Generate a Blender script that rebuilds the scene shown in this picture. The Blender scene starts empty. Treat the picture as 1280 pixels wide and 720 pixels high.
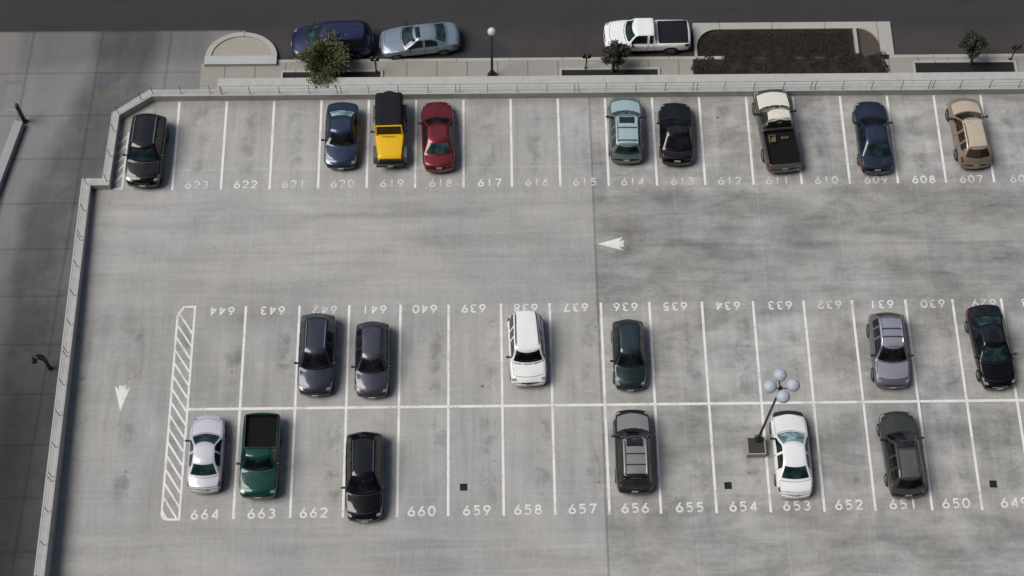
import bpy, bmesh, math, random
from mathutils import Vector, Matrix, Euler
random.seed(7)
C = bpy.context.scene.collection
SC = bpy.context.scene
R = math.radians

# ------------------------------------------------------------------ camera
CAM_LOC = Vector((0.0, -34.1816, 75.6458))
CAM_ROT = Euler((0.43424573, -0.0078569, -0.01472631), 'XYZ')
FPX = 2000.0
cam_d = bpy.data.cameras.new('camera'); cam = bpy.data.objects.new('camera', cam_d); C.objects.link(cam)
cam.location = CAM_LOC; cam.rotation_euler = CAM_ROT
cam_d.sensor_width = 36; cam_d.lens = FPX / 1280 * 36; cam_d.clip_end = 5000
SC.camera = cam
_M = CAM_ROT.to_matrix()
def G(px, py, z=0.0):
    """survey helper: photo pixel -> world point on the horizontal plane z"""
    d = _M @ Vector(((px - 640) / FPX, -(py - 360) / FPX, -1))
    t = (z - CAM_LOC.z) / d.z
    p = CAM_LOC + d * t
    return Vector((p.x, p.y, z))

# ------------------------------------------------------------------ node helpers
class NT:
    def __init__(s, nt): s.nt = nt; s.n = nt.nodes; s.l = nt.links
    def node(s, t, **kw):
        n = s.n.new(t)
        for k, v in kw.items(): setattr(n, k, v)
        return n
    def setin(s, sock, v):
        if v is None: return
        if hasattr(v, 'links') or hasattr(v, 'is_output'): s.l.new(v, sock)
        else:
            try: sock.default_value = v
            except Exception:
                sock.default_value = tuple(v) + (1,) if len(v) == 3 else v
    def math(s, op, a, b=None, c=None, clamp=False):
        n = s.node('ShaderNodeMath', operation=op); n.use_clamp = clamp
        s.setin(n.inputs[0], a)
        if b is not None: s.setin(n.inputs[1], b)
        if c is not None: s.setin(n.inputs[2], c)
        return n.outputs[0]
    def mix(s, f, a, b, mode='MIX'):
        n = s.node('ShaderNodeMix', data_type='RGBA', blend_type=mode)
        s.setin(n.inputs[0], f); s.setin(n.inputs[6], a); s.setin(n.inputs[7], b)
        return n.outputs[2]
    def coord(s, kind='Object', scale=(1, 1, 1), loc=(0, 0, 0), rot=(0, 0, 0)):
        tc = s.node('ShaderNodeTexCoord'); m = s.node('ShaderNodeMapping')
        m.inputs['Scale'].default_value = scale; m.inputs['Location'].default_value = loc; m.inputs['Rotation'].default_value = rot
        s.l.new(tc.outputs[kind], m.inputs[0]); return m.outputs[0]
    def noise(s, vec, scale, detail=4, rough=0.55, dist=0.0):
        n = s.node('ShaderNodeTexNoise'); s.setin(n.inputs['Vector'], vec)
        n.inputs['Scale'].default_value = scale; n.inputs['Detail'].default_value = detail
        n.inputs['Roughness'].default_value = rough; n.inputs['Distortion'].default_value = dist
        return n.outputs['Fac']
    def ramp(s, v, lo, hi, a=0.0, b=1.0):
        n = s.node('ShaderNodeMapRange'); n.clamp = True; n.interpolation_type = 'SMOOTHSTEP'
        s.setin(n.inputs[0], v)
        for i, q in enumerate((lo, hi, a, b)): n.inputs[i + 1].default_value = q
        return n.outputs[0]
    def sep(s, vec):
        n = s.node('ShaderNodeSeparateXYZ'); s.setin(n.inputs[0], vec); return n.outputs
    def line(s, v, at, half, soft=0.02):
        d = s.math('ABSOLUTE', s.math('SUBTRACT', v, at))
        return s.ramp(d, half, half + soft, 1.0, 0.0)
    def box(s, v, a, b, soft):
        return s.math('MULTIPLY', s.ramp(v, a - soft, a + soft), s.ramp(v, b - soft, b + soft, 1.0, 0.0))
    def scale(s, col, f):
        g = s.node('ShaderNodeCombineColor')
        for i in range(3): s.setin(g.inputs[i], f)
        return s.mix(1.0, col, g.outputs[0], 'MULTIPLY')

def mat(name):
    m = bpy.data.materials.new(name); m.use_nodes = True
    nt = NT(m.node_tree); b = m.node_tree.nodes['Principled BSDF']
    return m, nt, b
_simple = {}
def simple(name, col, rough=0.6, metal=0.0, spec=0.5, coat=0.0, vary=0.08, nscale=3.0):
    if name in _simple: return _simple[name]
    m, nt, b = mat(name)
    v = nt.noise(nt.coord('Object'), nscale, 3)
    f = nt.math('MULTIPLY_ADD', v, 2 * vary, 1 - vary)
    nt.l.new(nt.scale(tuple(col) + (1,), f), b.inputs['Base Color'])
    b.inputs['Roughness'].default_value = rough; b.inputs['Metallic'].default_value = metal
    b.inputs['Specular IOR Level'].default_value = spec
    b.inputs['Coat Weight'].default_value = coat; b.inputs['Coat Roughness'].default_value = 0.05
    _simple[name] = m
    return m
def paint(name, col, metal=0.35, dust=0.10, rough=0.34, grime_shade=0.6):
    key = 'paint_' + name
    if key in _simple: return _simple[key]
    m, nt, b = mat(key)
    co = nt.coord('Object')
    d = nt.noise(co, 1.3, 5, 0.6)
    d2 = nt.noise(co, 14.0, 3, 0.6)
    ds = nt.math('MULTIPLY', nt.ramp(nt.math('MULTIPLY_ADD', d2, 0.35, nt.math('MULTIPLY', d, 0.8)), 0.42, 0.8), dust)
    z = nt.sep(nt.coord('Object'))[2]
    low = nt.ramp(z, 0.25, 0.75, grime_shade, 0.0)          # road dirt near the sills, strengthened to paint shade on the flanks
    ds2 = nt.math('MAXIMUM', ds, nt.math('MULTIPLY', low, nt.ramp(d2, 0.3, 0.6)))
    base = nt.mix(ds2, tuple(col) + (1,), (0.075, 0.072, 0.066, 1))
    nt.l.new(base, b.inputs['Base Color'])
    b.inputs['Metallic'].default_value = metal; b.inputs['Specular IOR Level'].default_value = 0.12
    nt.l.new(nt.math('MULTIPLY_ADD', ds2, 0.5, rough), b.inputs['Roughness'])
    b.inputs['Coat Weight'].default_value = 0.85
    nt.l.new(nt.math('MULTIPLY_ADD', ds, 0.5, 0.05), b.inputs['Coat Roughness'])
    _simple[key] = m
    return m
def glass_mat(name, col):
    key = 'glass_' + name
    if key in _simple: return _simple[key]
    m, nt, b = mat(key)
    co = nt.coord('Object')
    v = nt.noise(co, 2.2, 3)
    nt.l.new(nt.scale(tuple(col) + (1,), nt.ramp(v, 0.35, 0.65, 0.45, 1.5)), b.inputs['Base Color'])
    b.inputs['Roughness'].default_value = 0.06; b.inputs['Specular IOR Level'].default_value = 0.5
    _simple[key] = m
    return m

# ------------------------------------------------------------------ mesh helpers
class MB:
    def __init__(s): s.v = []; s.f = []
    def add(s, verts, faces):
        o = len(s.v); s.v += [tuple(p) for p in verts]; s.f += [tuple(i + o for i in f) for f in faces]; return s
    def box(s, c, d, rz=0.0, taper=1.0):
        cx, cy, cz = c; hx, hy, hz = d[0] / 2, d[1] / 2, d[2] / 2
        vs = []
        for z, k in ((-hz, 1.0), (hz, taper)):
            for x, y in ((-hx, -hy), (hx, -hy), (hx, hy), (-hx, hy)):
                x *= k; y *= k
                vs.append((cx + x * math.cos(rz) - y * math.sin(rz), cy + x * math.sin(rz) + y * math.cos(rz), cz + z))
        return s.add(vs, [(3, 2, 1, 0), (4, 5, 6, 7), (0, 1, 5, 4), (1, 2, 6, 5), (2, 3, 7, 6), (3, 0, 4, 7)])
    def rbox(s, c, d, r=0.03, seg=3, rz=0.0):
        bm = bmesh.new(); bmesh.ops.create_cube(bm, size=1.0)
        bmesh.ops.scale(bm, vec=d, verts=bm.verts)
        bmesh.ops.bevel(bm, geom=bm.edges[:], offset=r, segments=seg, profile=0.5, affect='EDGES')
        bmesh.ops.rotate(bm, cent=(0, 0, 0), matrix=Matrix.Rotation(rz, 3, 'Z'), verts=bm.verts)
        bmesh.ops.translate(bm, vec=c, verts=bm.verts)
        return s.frombm(bm)
    def frombm(s, bm):
        bm.verts.index_update()
        s.add([v.co.copy() for v in bm.verts], [tuple(v.index for v in f.verts) for f in bm.faces]); bm.free(); return s
    def tube(s, pts, r, n=8, cap=True):
        pts = [Vector(p) for p in pts]; rs = r if isinstance(r, (list, tuple)) else [r] * len(pts)
        rings = []
        up = Vector((0, 0, 1))
        for i, p in enumerate(pts):
            t = (pts[min(i + 1, len(pts) - 1)] - pts[max(i - 1, 0)])
            t = t.normalized() if t.length > 1e-9 else up
            a = t.cross(Vector((1, 0, 0)) if abs(t.x) < 0.8 else Vector((0, 1, 0))).normalized(); b = t.cross(a)
            rings.append([p + (a * math.cos(2 * math.pi * k / n) + b * math.sin(2 * math.pi * k / n)) * rs[i] for k in range(n)])
        vs = [q for rr in rings for q in rr]; fs = []
        for i in range(len(pts) - 1):
            for k in range(n):
                k2 = (k + 1) % n
                fs.append((i * n + k, (i + 1) * n + k, (i + 1) * n + k2, i * n + k2))
        if cap:
            fs.append(tuple(range(n))); fs.append(tuple(reversed(range((len(pts) - 1) * n, len(pts) * n))))
        return s.add(vs, fs)
    def lathe(s, prof, n=20, axis='Z', c=(0, 0, 0)):
        vs = []; fs = []
        for (r, z) in prof:
            for k in range(n):
                a = 2 * math.pi * k / n; x, y = r * math.cos(a), r * math.sin(a)
                p = (x, y, z) if axis == 'Z' else (x, z, y)
                vs.append((p[0] + c[0], p[1] + c[1], p[2] + c[2]))
        for i in range(len(prof) - 1):
            for k in range(n):
                k2 = (k + 1) % n; q = (i * n + k, i * n + k2, (i + 1) * n + k2, (i + 1) * n + k)
                fs.append(q if axis == 'Z' else q[::-1])
        return s.add(vs, fs)
    def prism(s, poly, z0, z1):
        n = len(poly)
        vs = [(p[0], p[1], z0) for p in poly] + [(p[0], p[1], z1) for p in poly]
        fs = [tuple(reversed(range(n))), tuple(range(n, 2 * n))] + [(i, (i + 1) % n, n + (i + 1) % n, n + i) for i in range(n)]
        return s.add(vs, fs)
    def build(s, name, m, parent=None, smooth=False, loc=None, angle=40):
        me = bpy.data.meshes.new(name); me.from_pydata(s.v, [], s.f)
        bm = bmesh.new(); bm.from_mesh(me); bmesh.ops.recalc_face_normals(bm, faces=bm.faces)
        if smooth:
            for f in bm.faces: f.smooth = True
            for e in bm.edges:
                e.smooth = (len(e.link_faces) == 2 and e.calc_face_angle(0) < R(angle))
        bm.to_mesh(me); bm.free()
        me.materials.append(m)
        o = bpy.data.objects.new(name, me); C.objects.link(o)
        if parent: o.parent = parent
        if loc is not None: o.location = loc
        return o
def sheet(name, poly, z, m, **kw):
    mb = MB(); mb.add([(p[0], p[1], z) for p in poly], [tuple(range(len(poly)))])
    return mb.build(name, m, **kw)
def tag(o, label, cat, group=None, kind=None):
    if label: o['label'] = label
    if cat: o['category'] = cat
    if group: o['group'] = group
    if kind: o['kind'] = kind
    return o
def struct(o): o['kind'] = 'structure'; return o
def thing(name, label, cat, loc=(0, 0, 0), rz=0.0, group=None):
    o = bpy.data.objects.new(name, None); o.empty_display_size = 0.3; C.objects.link(o)
    o.location = loc; o.rotation_euler = (0, 0, rz)
    return tag(o, label, cat, group)
def copy_tree(o, parent=None):
    c = o.copy(); C.objects.link(c)
    if parent: c.parent = parent
    for ch in list(o.children): copy_tree(ch, c)
    return c

# ------------------------------------------------------------------ world and light
SUN_EL, SUN_AZ = 56.0, -98.0          # azimuth clockwise from +Y (away from camera): from the upper left
w = bpy.data.worlds.new('World'); SC.world = w; w.use_nodes = True
nt = NT(w.node_tree); bg = w.node_tree.nodes['Background']
sky = nt.node('ShaderNodeTexSky', sky_type='NISHITA'); sky.sun_disc = False
sky.sun_elevation = R(SUN_EL); sky.sun_rotation = R(SUN_AZ); sky.dust_density = 2.5; sky.air_density = 1.0
cv = nt.coord('Generated', scale=(1, 1, 2.2))
cl = nt.noise(cv, 2.6, 6, 0.6, 0.3)
cm = nt.ramp(cl, 0.48, 0.66)
shade = nt.ramp(nt.noise(nt.coord('Generated', loc=(3, 1, 0)), 4.0, 4), 0.35, 0.7, 3.0, 6.0)
g = nt.node('ShaderNodeCombineColor')
nt.l.new(shade, g.inputs[0]); nt.l.new(shade, g.inputs[1]); nt.l.new(nt.math('MULTIPLY', shade, 1.03), g.inputs[2])
skyc = nt.mix(nt.math('MULTIPLY', cm, 0.85), sky.outputs[0], g.outputs[0])
# the tower the photo was taken from closes off the southern sky; lower blocks dim the horizon all round
dx_, dy_, dz_ = nt.sep(nt.coord('Generated'))
yz = nt.math('DIVIDE', dy_, nt.math('SQRT', nt.math('ADD', nt.math('MULTIPLY', dy_, dy_), nt.math('MAXIMUM', nt.math('MULTIPLY', dz_, dz_), 1e-5))))
south = nt.ramp(nt.math('ADD', yz, nt.math('MULTIPLY', nt.math('SUBTRACT', cl, 0.5), 0.5)), -0.05, 0.45, 0.09, 1.0)
hor = nt.ramp(dz_, 0.12, 0.80, 0.12, 1.0)
nt.l.new(nt.scale(skyc, nt.math('MULTIPLY', south, hor)), bg.inputs['Color'])
bg.inputs['Strength'].default_value = 0.15
sd = bpy.data.lights.new('sun', 'SUN'); sun = bpy.data.objects.new('sun', sd); C.objects.link(sun)
sd.energy = 3.0; sd.angle = R(34); sd.color = (1.0, 0.96, 0.9)
dirv = Vector((math.sin(R(SUN_AZ)) * math.cos(R(SUN_EL)), math.cos(R(SUN_AZ)) * math.cos(R(SUN_EL)), math.sin(R(SUN_EL))))
sun.rotation_euler = (-dirv).to_track_quat('-Z', 'Y').to_euler(); sun.location = dirv * 100
SC.view_settings.view_transform = 'Standard'; SC.view_settings.look = 'None'; SC.view_settings.exposure = 0

# ------------------------------------------------------------------ materials of the place
ZS = -0.9            # street level below the deck
ZW = ZS + 0.13       # pavement level
STALL0, STALL1, MID0, MID, MID1 = 12.377, 6.874, 0.0, -5.657, -11.372

def deck_mat():
    m, nt, b = mat('deck_concrete')
    P = nt.coord('Object'); x, y, _ = nt.sep(P)
    DB = [G(897, 147), G(603, 483)]
    big = nt.noise(P, 0.09, 3, 0.5)
    mid = nt.noise(P, 0.42, 5, 0.6, 0.6)
    fine = nt.noise(P, 5.0, 4, 0.65)
    grit = nt.noise(P, 22.0, 2, 0.7)
    sx = nt.noise(nt.coord('Object', scale=(0.09, 1.5, 1)), 1.0, 5, 0.62, 0.5)     # drag marks along the aisles
    sxf = nt.noise(nt.coord('Object', scale=(0.35, 6.0, 1)), 1.0, 4, 0.7)
    sy = nt.noise(nt.coord('Object', scale=(1.9, 0.14, 1)), 1.0, 4, 0.6, 0.3)      # wheel marks into the stalls
    syf = nt.noise(nt.coord('Object', scale=(7.0, 0.5, 1)), 1.0, 3, 0.6)
    aisle = nt.math('ADD', nt.box(y, MID0 + 0.2, STALL1 - 0.4, 0.6), nt.ramp(y, MID1 - 1.0, MID1 + 0.2, 1.0, 0.0), clamp=True)
    stall = nt.math('SUBTRACT', 1.0, aisle)
    east = nt.ramp(x, 5.50, 5.58)
    v = 1.0
    def term(v, fac, amt, mask=None):
        t = nt.math('MULTIPLY', nt.math('SUBTRACT', fac, 0.5), amt)
        if mask is not None: t = nt.math('MULTIPLY', t, mask)
        return nt.math('ADD', v, t)
    v = term(v, big, 0.60)
    v = term(v, mid, 0.42); v = term(v, mid, 0.5, east)
    v = term(v, sx, 0.62, nt.math('MULTIPLY_ADD', aisle, 0.75, 0.25))
    v = term(v, sxf, 0.24)
    v = term(v, sy, 0.50, nt.math('MULTIPLY_ADD', stall, 0.8, 0.2))
    v = term(v, syf, 0.22)
    v = term(v, fine, 0.32); v = term(v, grit, 0.22)
    # newer, more blotched pour east of the expansion joint
    blot = nt.noise(nt.coord('Object', scale=(0.36, 0.95, 1)), 0.9, 8, 0.72, 0.35)
    v = term(v, nt.ramp(blot, 0.34, 0.66), 0.36, east)
    v = nt.math('MULTIPLY', v, nt.math('MULTIPLY_ADD', east, -0.05, 1.0))
    v = nt.math('MULTIPLY', v, nt.math('MULTIPLY_ADD', nt.math('MULTIPLY', east, nt.box(y, -0.9, 6.6, 0.4)), -0.13, 1.0))
    v = nt.math('MULTIPLY', v, nt.math('MULTIPLY_ADD', nt.math('MULTIPLY', east, nt.ramp(y, MID1 - 1.0, MID1 - 0.2, 1.0, 0.0)), -0.09, 1.0))
    # tyre-dark lanes and darker bands, also along the wall bases
    wob = nt.math('MULTIPLY', nt.math('SUBTRACT', mid, 0.5), 1.2)
    yw = nt.math('ADD', y, wob); xw = nt.math('ADD', x, wob)
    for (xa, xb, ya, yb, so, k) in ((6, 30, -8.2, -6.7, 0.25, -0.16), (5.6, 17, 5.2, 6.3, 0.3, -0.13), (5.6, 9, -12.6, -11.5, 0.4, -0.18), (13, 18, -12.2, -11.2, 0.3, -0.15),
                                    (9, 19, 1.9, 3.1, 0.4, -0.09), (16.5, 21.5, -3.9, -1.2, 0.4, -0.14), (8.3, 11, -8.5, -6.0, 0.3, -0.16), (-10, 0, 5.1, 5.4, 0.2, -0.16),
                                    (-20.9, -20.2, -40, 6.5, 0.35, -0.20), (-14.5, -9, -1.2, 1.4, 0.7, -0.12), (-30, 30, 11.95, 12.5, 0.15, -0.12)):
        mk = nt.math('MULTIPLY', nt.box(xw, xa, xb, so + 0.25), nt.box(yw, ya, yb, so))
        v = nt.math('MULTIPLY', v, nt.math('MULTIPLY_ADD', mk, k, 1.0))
    # drip stains in the middle of the stalls
    fx = nt.math('ABSOLUTE', nt.math('SUBTRACT', nt.math('FRACT', nt.math('MULTIPLY_ADD', x, 1 / 2.6, -0.46)), 0.5))
    drip = nt.math('MULTIPLY', nt.ramp(fx, 0.06, 0.26, 1.0, 0.0), nt.ramp(nt.noise(P, 0.9, 5, 0.65, 0.5), 0.44, 0.70))
    rows = nt.math('ADD', nt.box(y, MID1 + 0.8, MID - 0.6, 0.5), nt.math('ADD', nt.box(y, MID + 0.6, MID0 - 0.8, 0.5), nt.box(y, STALL1 + 0.8, STALL0 - 0.4, 0.5)), clamp=True)
    v = nt.math('MULTIPLY', v, nt.math('MULTIPLY_ADD', nt.math('MULTIPLY', drip, rows), -0.36, 1.0))
    dv = nt.node('ShaderNodeTexVoronoi', feature='F1'); nt.setin(dv.inputs['Vector'], P); dv.inputs['Scale'].default_value = 1.5
    dot = nt.ramp(nt.math('ADD', dv.outputs['Distance'], nt.math('MULTIPLY', nt.math('SUBTRACT', fine, 0.5), 0.12)), 0.06, 0.15, 1.0, 0.0)
    dot = nt.math('MULTIPLY', nt.math('MULTIPLY', dot, nt.ramp(fx, 0.10, 0.24, 1.0, 0.0)), nt.math('MULTIPLY', rows, nt.ramp(mid, 0.42, 0.58)))
    v = nt.math('MULTIPLY', v, nt.math('MULTIPLY_ADD', dot, -0.38, 1.0))
    spot = nt.node('ShaderNodeTexVoronoi', feature='DISTANCE_TO_EDGE'); nt.setin(spot.inputs['Vector'], nt.coord('Object', scale=(1.0, 0.5, 1))); spot.inputs['Scale'].default_value = 0.22
    crack = nt.math('MULTIPLY', nt.ramp(spot.outputs['Distance'], 0.0, 0.006, 1.0, 0.0), nt.ramp(nt.noise(P, 0.25, 2), 0.5, 0.6))
    v = nt.math('MULTIPLY', v, nt.math('MULTIPLY_ADD', crack, -0.10, 1.0))
    # control joints
    xj = nt.math('ADD', x, nt.math('MULTIPLY', nt.math('SUBTRACT', fine, 0.5), 0.03))
    v = nt.math('MULTIPLY', v, nt.math('MULTIPLY_ADD', nt.line(xj, 5.54, 0.03, 0.05), -0.34, 1.0))
    for xx, k in ((9.9, 0.10), (14.35, 0.13), (18.6, 0.10), (23.0, 0.08), (-4.6, 0.045), (-12.6, 0.04)):
        v = nt.math('MULTIPLY', v, nt.math('MULTIPLY_ADD', nt.line(xj, xx, 0.015, 0.05), k, 1.0))
    for yy, k in ((8.1, 0.09), (-0.35, 0.05), (-10.4, 0.05), (1.0, 0.05), (-3.2, 0.05)):
        v = nt.math('MULTIPLY', v, nt.math('MULTIPLY_ADD', nt.line(nt.math('ADD', y, nt.math('MULTIPLY', wob, 0.05)), yy, 0.02, 0.06), k, 1.0))
    v = nt.math('MULTIPLY', v, nt.math('MULTIPLY_ADD', nt.math('MULTIPLY', east, nt.line(nt.math('ADD', y, nt.math('MULTIPLY', wob, 0.12)), 3.3, 0.03, 0.12)), -0.12, 1.0))
    for q, rr_ in zip(DB, (0.08, 0.08)):       # small dropped stains
        dd = nt.math('ADD', nt.math('POWER', nt.math('SUBTRACT', xj, q.x), 2.0), nt.math('POWER', nt.math('SUBTRACT', nt.math('ADD', y, nt.math('MULTIPLY', wob, 0.1)), q.y), 2.0))
        v = nt.math('MULTIPLY', v, nt.math('MULTIPLY_ADD', nt.ramp(dd, rr_ * rr_ * 0.4, rr_ * rr_ * 2.0, 1.0, 0.0), -0.55, 1.0))
    warm = nt.ramp(nt.noise(P, 0.16, 3, 0.5), 0.35, 0.65)
    col = nt.mix(warm, (0.368, 0.364, 0.360, 1), (0.370, 0.363, 0.342, 1))
    rust = nt.math('MULTIPLY', nt.ramp(nt.noise(nt.coord('Object', loc=(40, 11, 0)), 0.3, 4, 0.6), 0.62, 0.78), 0.30)
    col = nt.mix(rust, col, (0.26, 0.225, 0.18, 1))
    nt.l.new(nt.scale(col, v), b.inputs['Base Color'])
    nt.l.new(nt.math('MULTIPLY_ADD', mid, -0.3, 0.95), b.inputs['Roughness'])
    b.inputs['Specular IOR Level'].default_value = 0.3
    bp = nt.node('ShaderNodeBump'); bp.inputs['Strength'].default_value = 0.25; bp.inputs['Distance'].default_value = 0.02
    nt.l.new(fine, bp.inputs['Height']); nt.l.new(bp.outputs[0], b.inputs['Normal'])
    return m
def concrete(name, col, amt=0.3, joints=None, stain=0.0, big=0.5):
    m, nt, b = mat(name)
    P = nt.coord('Object'); x, y, z = nt.sep(P)
    v = 1.0
    for sc, a in ((big, amt), (2.2, amt * 0.6), (9.0, amt * 0.5), (30.0, amt * 0.35)):
        v = nt.math('ADD', v, nt.math('MULTIPLY', nt.math('SUBTRACT', nt.noise(P, sc, 4, 0.6), 0.5), a))
    if joints:
        for ax, per, off in joints:
            c = x if ax == 'x' else y
            fr = nt.math('ABSOLUTE', nt.math('SUBTRACT', nt.math('FRACT', nt.math('MULTIPLY_ADD', c, 1 / per, off)), 0.5))
            v = nt.math('MULTIPLY', v, nt.math('SUBTRACT', 1.0, nt.math('MULTIPLY', nt.ramp(fr, 0.015 / per, 0.05 / per, 1.0, 0.0), 0.42)))
    if stain:
        s = nt.noise(nt.coord('Object', scale=(3, 3, 0.5)), 1.0, 4, 0.6)
        v = nt.math('MULTIPLY', v, nt.math('SUBTRACT', 1.0, nt.math('MULTIPLY', nt.ramp(s, 0.45, 0.75), stain)))
    nt.l.new(nt.scale(tuple(col) + (1,), v), b.inputs['Base Color'])
    b.inputs['Roughness'].default_value = 0.9; b.inputs['Specular IOR Level'].default_value = 0.25
    return m
def driveway_mat():
    m, nt, b = mat('driveway_concrete')
    P = nt.coord('Object'); x, y, _ = nt.sep(P)
    v = 1.0
    for sc, a in ((0.12, 0.4), (0.6, 0.3), (3.0, 0.2), (18, 0.16)):
        v = nt.math('ADD', v, nt.math('MULTIPLY', nt.math('SUBTRACT', nt.noise(P, sc, 4, 0.6), 0.5), a))
    st = nt.noise(nt.coord('Object', scale=(1.6, 0.12, 1), rot=(0, 0, R(6))), 1.0, 4, 0.6)
    v = nt.math('ADD', v, nt.math('MULTIPLY', nt.math('SUBTRACT', st, 0.5), 0.38))
    # tyre-blackened lane that bends round from the street and runs down the drive
    wob = nt.math('MULTIPLY', nt.math('SUBTRACT', nt.noise(P, 0.35, 4, 0.6), 0.5), 1.6)
    lane = nt.math('ADD', nt.math('SUBTRACT', x, nt.math('MULTIPLY', nt.ramp(y, 4.0, 17.0), 3.0)), wob)
    mk = nt.math('MULTIPLY', nt.box(lane, -25.2, -21.7, 0.7), nt.ramp(nt.noise(P, 0.5, 5, 0.7), 0.25, 0.6, 0.55, 1.0))
    mk2 = nt.math('MULTIPLY', nt.ramp(lane, -28.2, -25.0, 1.0, 0.0), nt.ramp(y, -2.0, 5.0, 1.0, 0.0))
    mk3 = nt.math('MULTIPLY', nt.ramp(nt.math('ADD', y, wob), -8.5, 8.0, 1.0, 0.0), nt.ramp(nt.math('ADD', x, nt.math('MULTIPLY', wob, 0.6)), -24.6, -21.0, 1.0, 0.55))  # broad darkening toward the near end, strongest in the west
    mk4 = nt.math('MULTIPLY', nt.box(nt.math('ADD', x, wob), -26.5, -15.6, 0.9), nt.ramp(nt.math('ADD', y, wob), 14.6, 16.0))
    v = nt.math('MULTIPLY', v, nt.math('MULTIPLY_ADD', mk, -0.50, 1.0))
    v = nt.math('MULTIPLY', v, nt.math('MULTIPLY_ADD', mk2, -0.45, 1.0))
    v = nt.math('MULTIPLY', v, nt.math('MULTIPLY_ADD', mk3, -0.72, 1.0))
    v = nt.math('MULTIPLY', v, nt.math('MULTIPLY_ADD', mk4, -0.25, 1.0))
    for c, per, off in ((y, 2.75, 0.1), (nt.math('SUBTRACT', x, nt.math('MULTIPLY', y, 0.05)), 3.9, 0.33)):
        c = nt.math('ADD', c, nt.math('MULTIPLY', wob, 0.03))
        fr = nt.math('ABSOLUTE', nt.math('SUBTRACT', nt.math('FRACT', nt.math('MULTIPLY_ADD', c, 1 / per, off)), 0.5))
        v = nt.math('MULTIPLY', v, nt.math('SUBTRACT', 1.0, nt.math('MULTIPLY', nt.ramp(fr, 0.010, 0.028, 1.0, 0.0), 0.24)))
    far = nt.ramp(x, -30.0, -24.5, 1.0, 0.0)
    col = nt.mix(far, (0.205, 0.203, 0.206, 1), (0.21, 0.20, 0.183, 1))
    bl = nt.math('MULTIPLY', nt.line(y, 14.25, 0.10, 0.06), nt.math('ADD', nt.line(x, -21.7, 0.3, 0.2), nt.line(x, -26.6, 0.35, 0.2)))
    nt.l.new(nt.mix(nt.math('MULTIPLY', bl, 0.3), nt.scale(col, v), (0.06, 0.13, 0.22, 1)), b.inputs['Base Color'])
    b.inputs['Roughness'].default_value = 0.85; b.inputs['Specular IOR Level'].default_value = 0.3
    return m
def asphalt_mat():
    m, nt, b = mat('asphalt')
    P = nt.coord('Object'); x, y, _ = nt.sep(P)
    v = 1.0
    for sc, a in ((0.15, 0.35), (1.1, 0.25), (12.0, 0.25)):
        v = nt.math('ADD', v, nt.math('MULTIPLY', nt.math('SUBTRACT', nt.noise(P, sc, 4, 0.6), 0.5), a))
    st = nt.noise(nt.coord('Object', scale=(0.05, 1.3, 1)), 1.0, 4, 0.6)
    v = nt.math('ADD', v, nt.math('MULTIPLY', nt.math('SUBTRACT', st, 0.5), 0.45))
    gut = nt.math('MULTIPLY', nt.box(y, 14.6, 17.4, 0.8), nt.ramp(nt.noise(P, 0.35, 3), 0.3, 0.6))
    col = nt.mix(nt.math('MULTIPLY', gut, 0.75), (0.040, 0.039, 0.0415, 1), (0.066, 0.056, 0.052, 1))
    nt.l.new(nt.scale(col, v), b.inputs['Base Color'])
    b.inputs['Roughness'].default_value = 0.85; b.inputs['Specular IOR Level'].default_value = 0.3
    return m
def marking_mat(name, wear, white=(0.78, 0.775, 0.755)):
    m, nt, b = mat(name)
    P = nt.coord('Object')
    w_ = nt.math('MULTIPLY_ADD', nt.noise(P, 9.0, 5, 0.75), 0.5, nt.math('MULTIPLY', nt.noise(P, 1.1, 3, 0.6), 0.5))
    f = nt.ramp(w_, wear[0], wear[1])
    nt.l.new(nt.mix(f, white + (1,), (0.35, 0.345, 0.33, 1)), b.inputs['Base Color'])
    b.inputs['Roughness'].default_value = 0.7
    return m
M_deck = deck_mat(); M_drive = driveway_mat(); M_asph = asphalt_mat()
M_walk = concrete('pavement_concrete', (0.31, 0.30, 0.27), 0.3, [('x', 1.7, 0.2)])
M_wall = concrete('parapet_concrete', (0.45, 0.45, 0.435), 0.16, None, 0.14)
M_kerb = concrete('kerb_concrete', (0.40, 0.385, 0.36), 0.25, [('x', 3.0, 0.1)])
M_island = concrete('island_concrete', (0.36, 0.33, 0.28), 0.3)
M_line = marking_mat('line_paint', (0.46, 0.74)); M_worn = marking_mat('worn_line_paint', (0.41, 0.68), (0.66, 0.655, 0.64)); M_num = marking_mat('number_paint', (0.46, 0.72), (0.74, 0.735, 0.72))
M_soil = simple('dark_soil', (0.022, 0.018, 0.015), 0.95, vary=0.5, nscale=2.5)
M_mulch = simple('brown_mulch', (0.075, 0.058, 0.048), 0.95, vary=0.5, nscale=6)
M_black = simple('black_metal', (0.018, 0.018, 0.019), 0.45)
M_rail = simple('grey_rail_metal', (0.32, 0.32, 0.325), 0.5, 0.3)
M_post = simple('grey_post_metal', (0.20, 0.20, 0.205), 0.5, 0.3)
M_rubber = simple('tyre_rubber', (0.016, 0.016, 0.017), 0.85)
M_alloy = simple('alloy_rim', (0.20, 0.20, 0.205), 0.45, 0.6)
M_trim = simple('black_trim', (0.02, 0.02, 0.021), 0.5)
M_chrome = simple('bright_trim', (0.5, 0.5, 0.51), 0.25, 0.8)
M_gtrim = simple('grey_bumper_plastic', (0.085, 0.085, 0.085), 0.6)
M_head = simple('headlight_lens', (0.34, 0.35, 0.35), 0.12, 0.3, vary=0.3, nscale=9)
M_tail = simple('taillight_lens', (0.16, 0.012, 0.012), 0.15)
M_tailr = simple('bright_taillight_lens', (0.45, 0.05, 0.04), 0.15)
M_plate = simple('licence_plate', (0.42, 0.43, 0.44), 0.5, vary=0.35, nscale=14)
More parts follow.
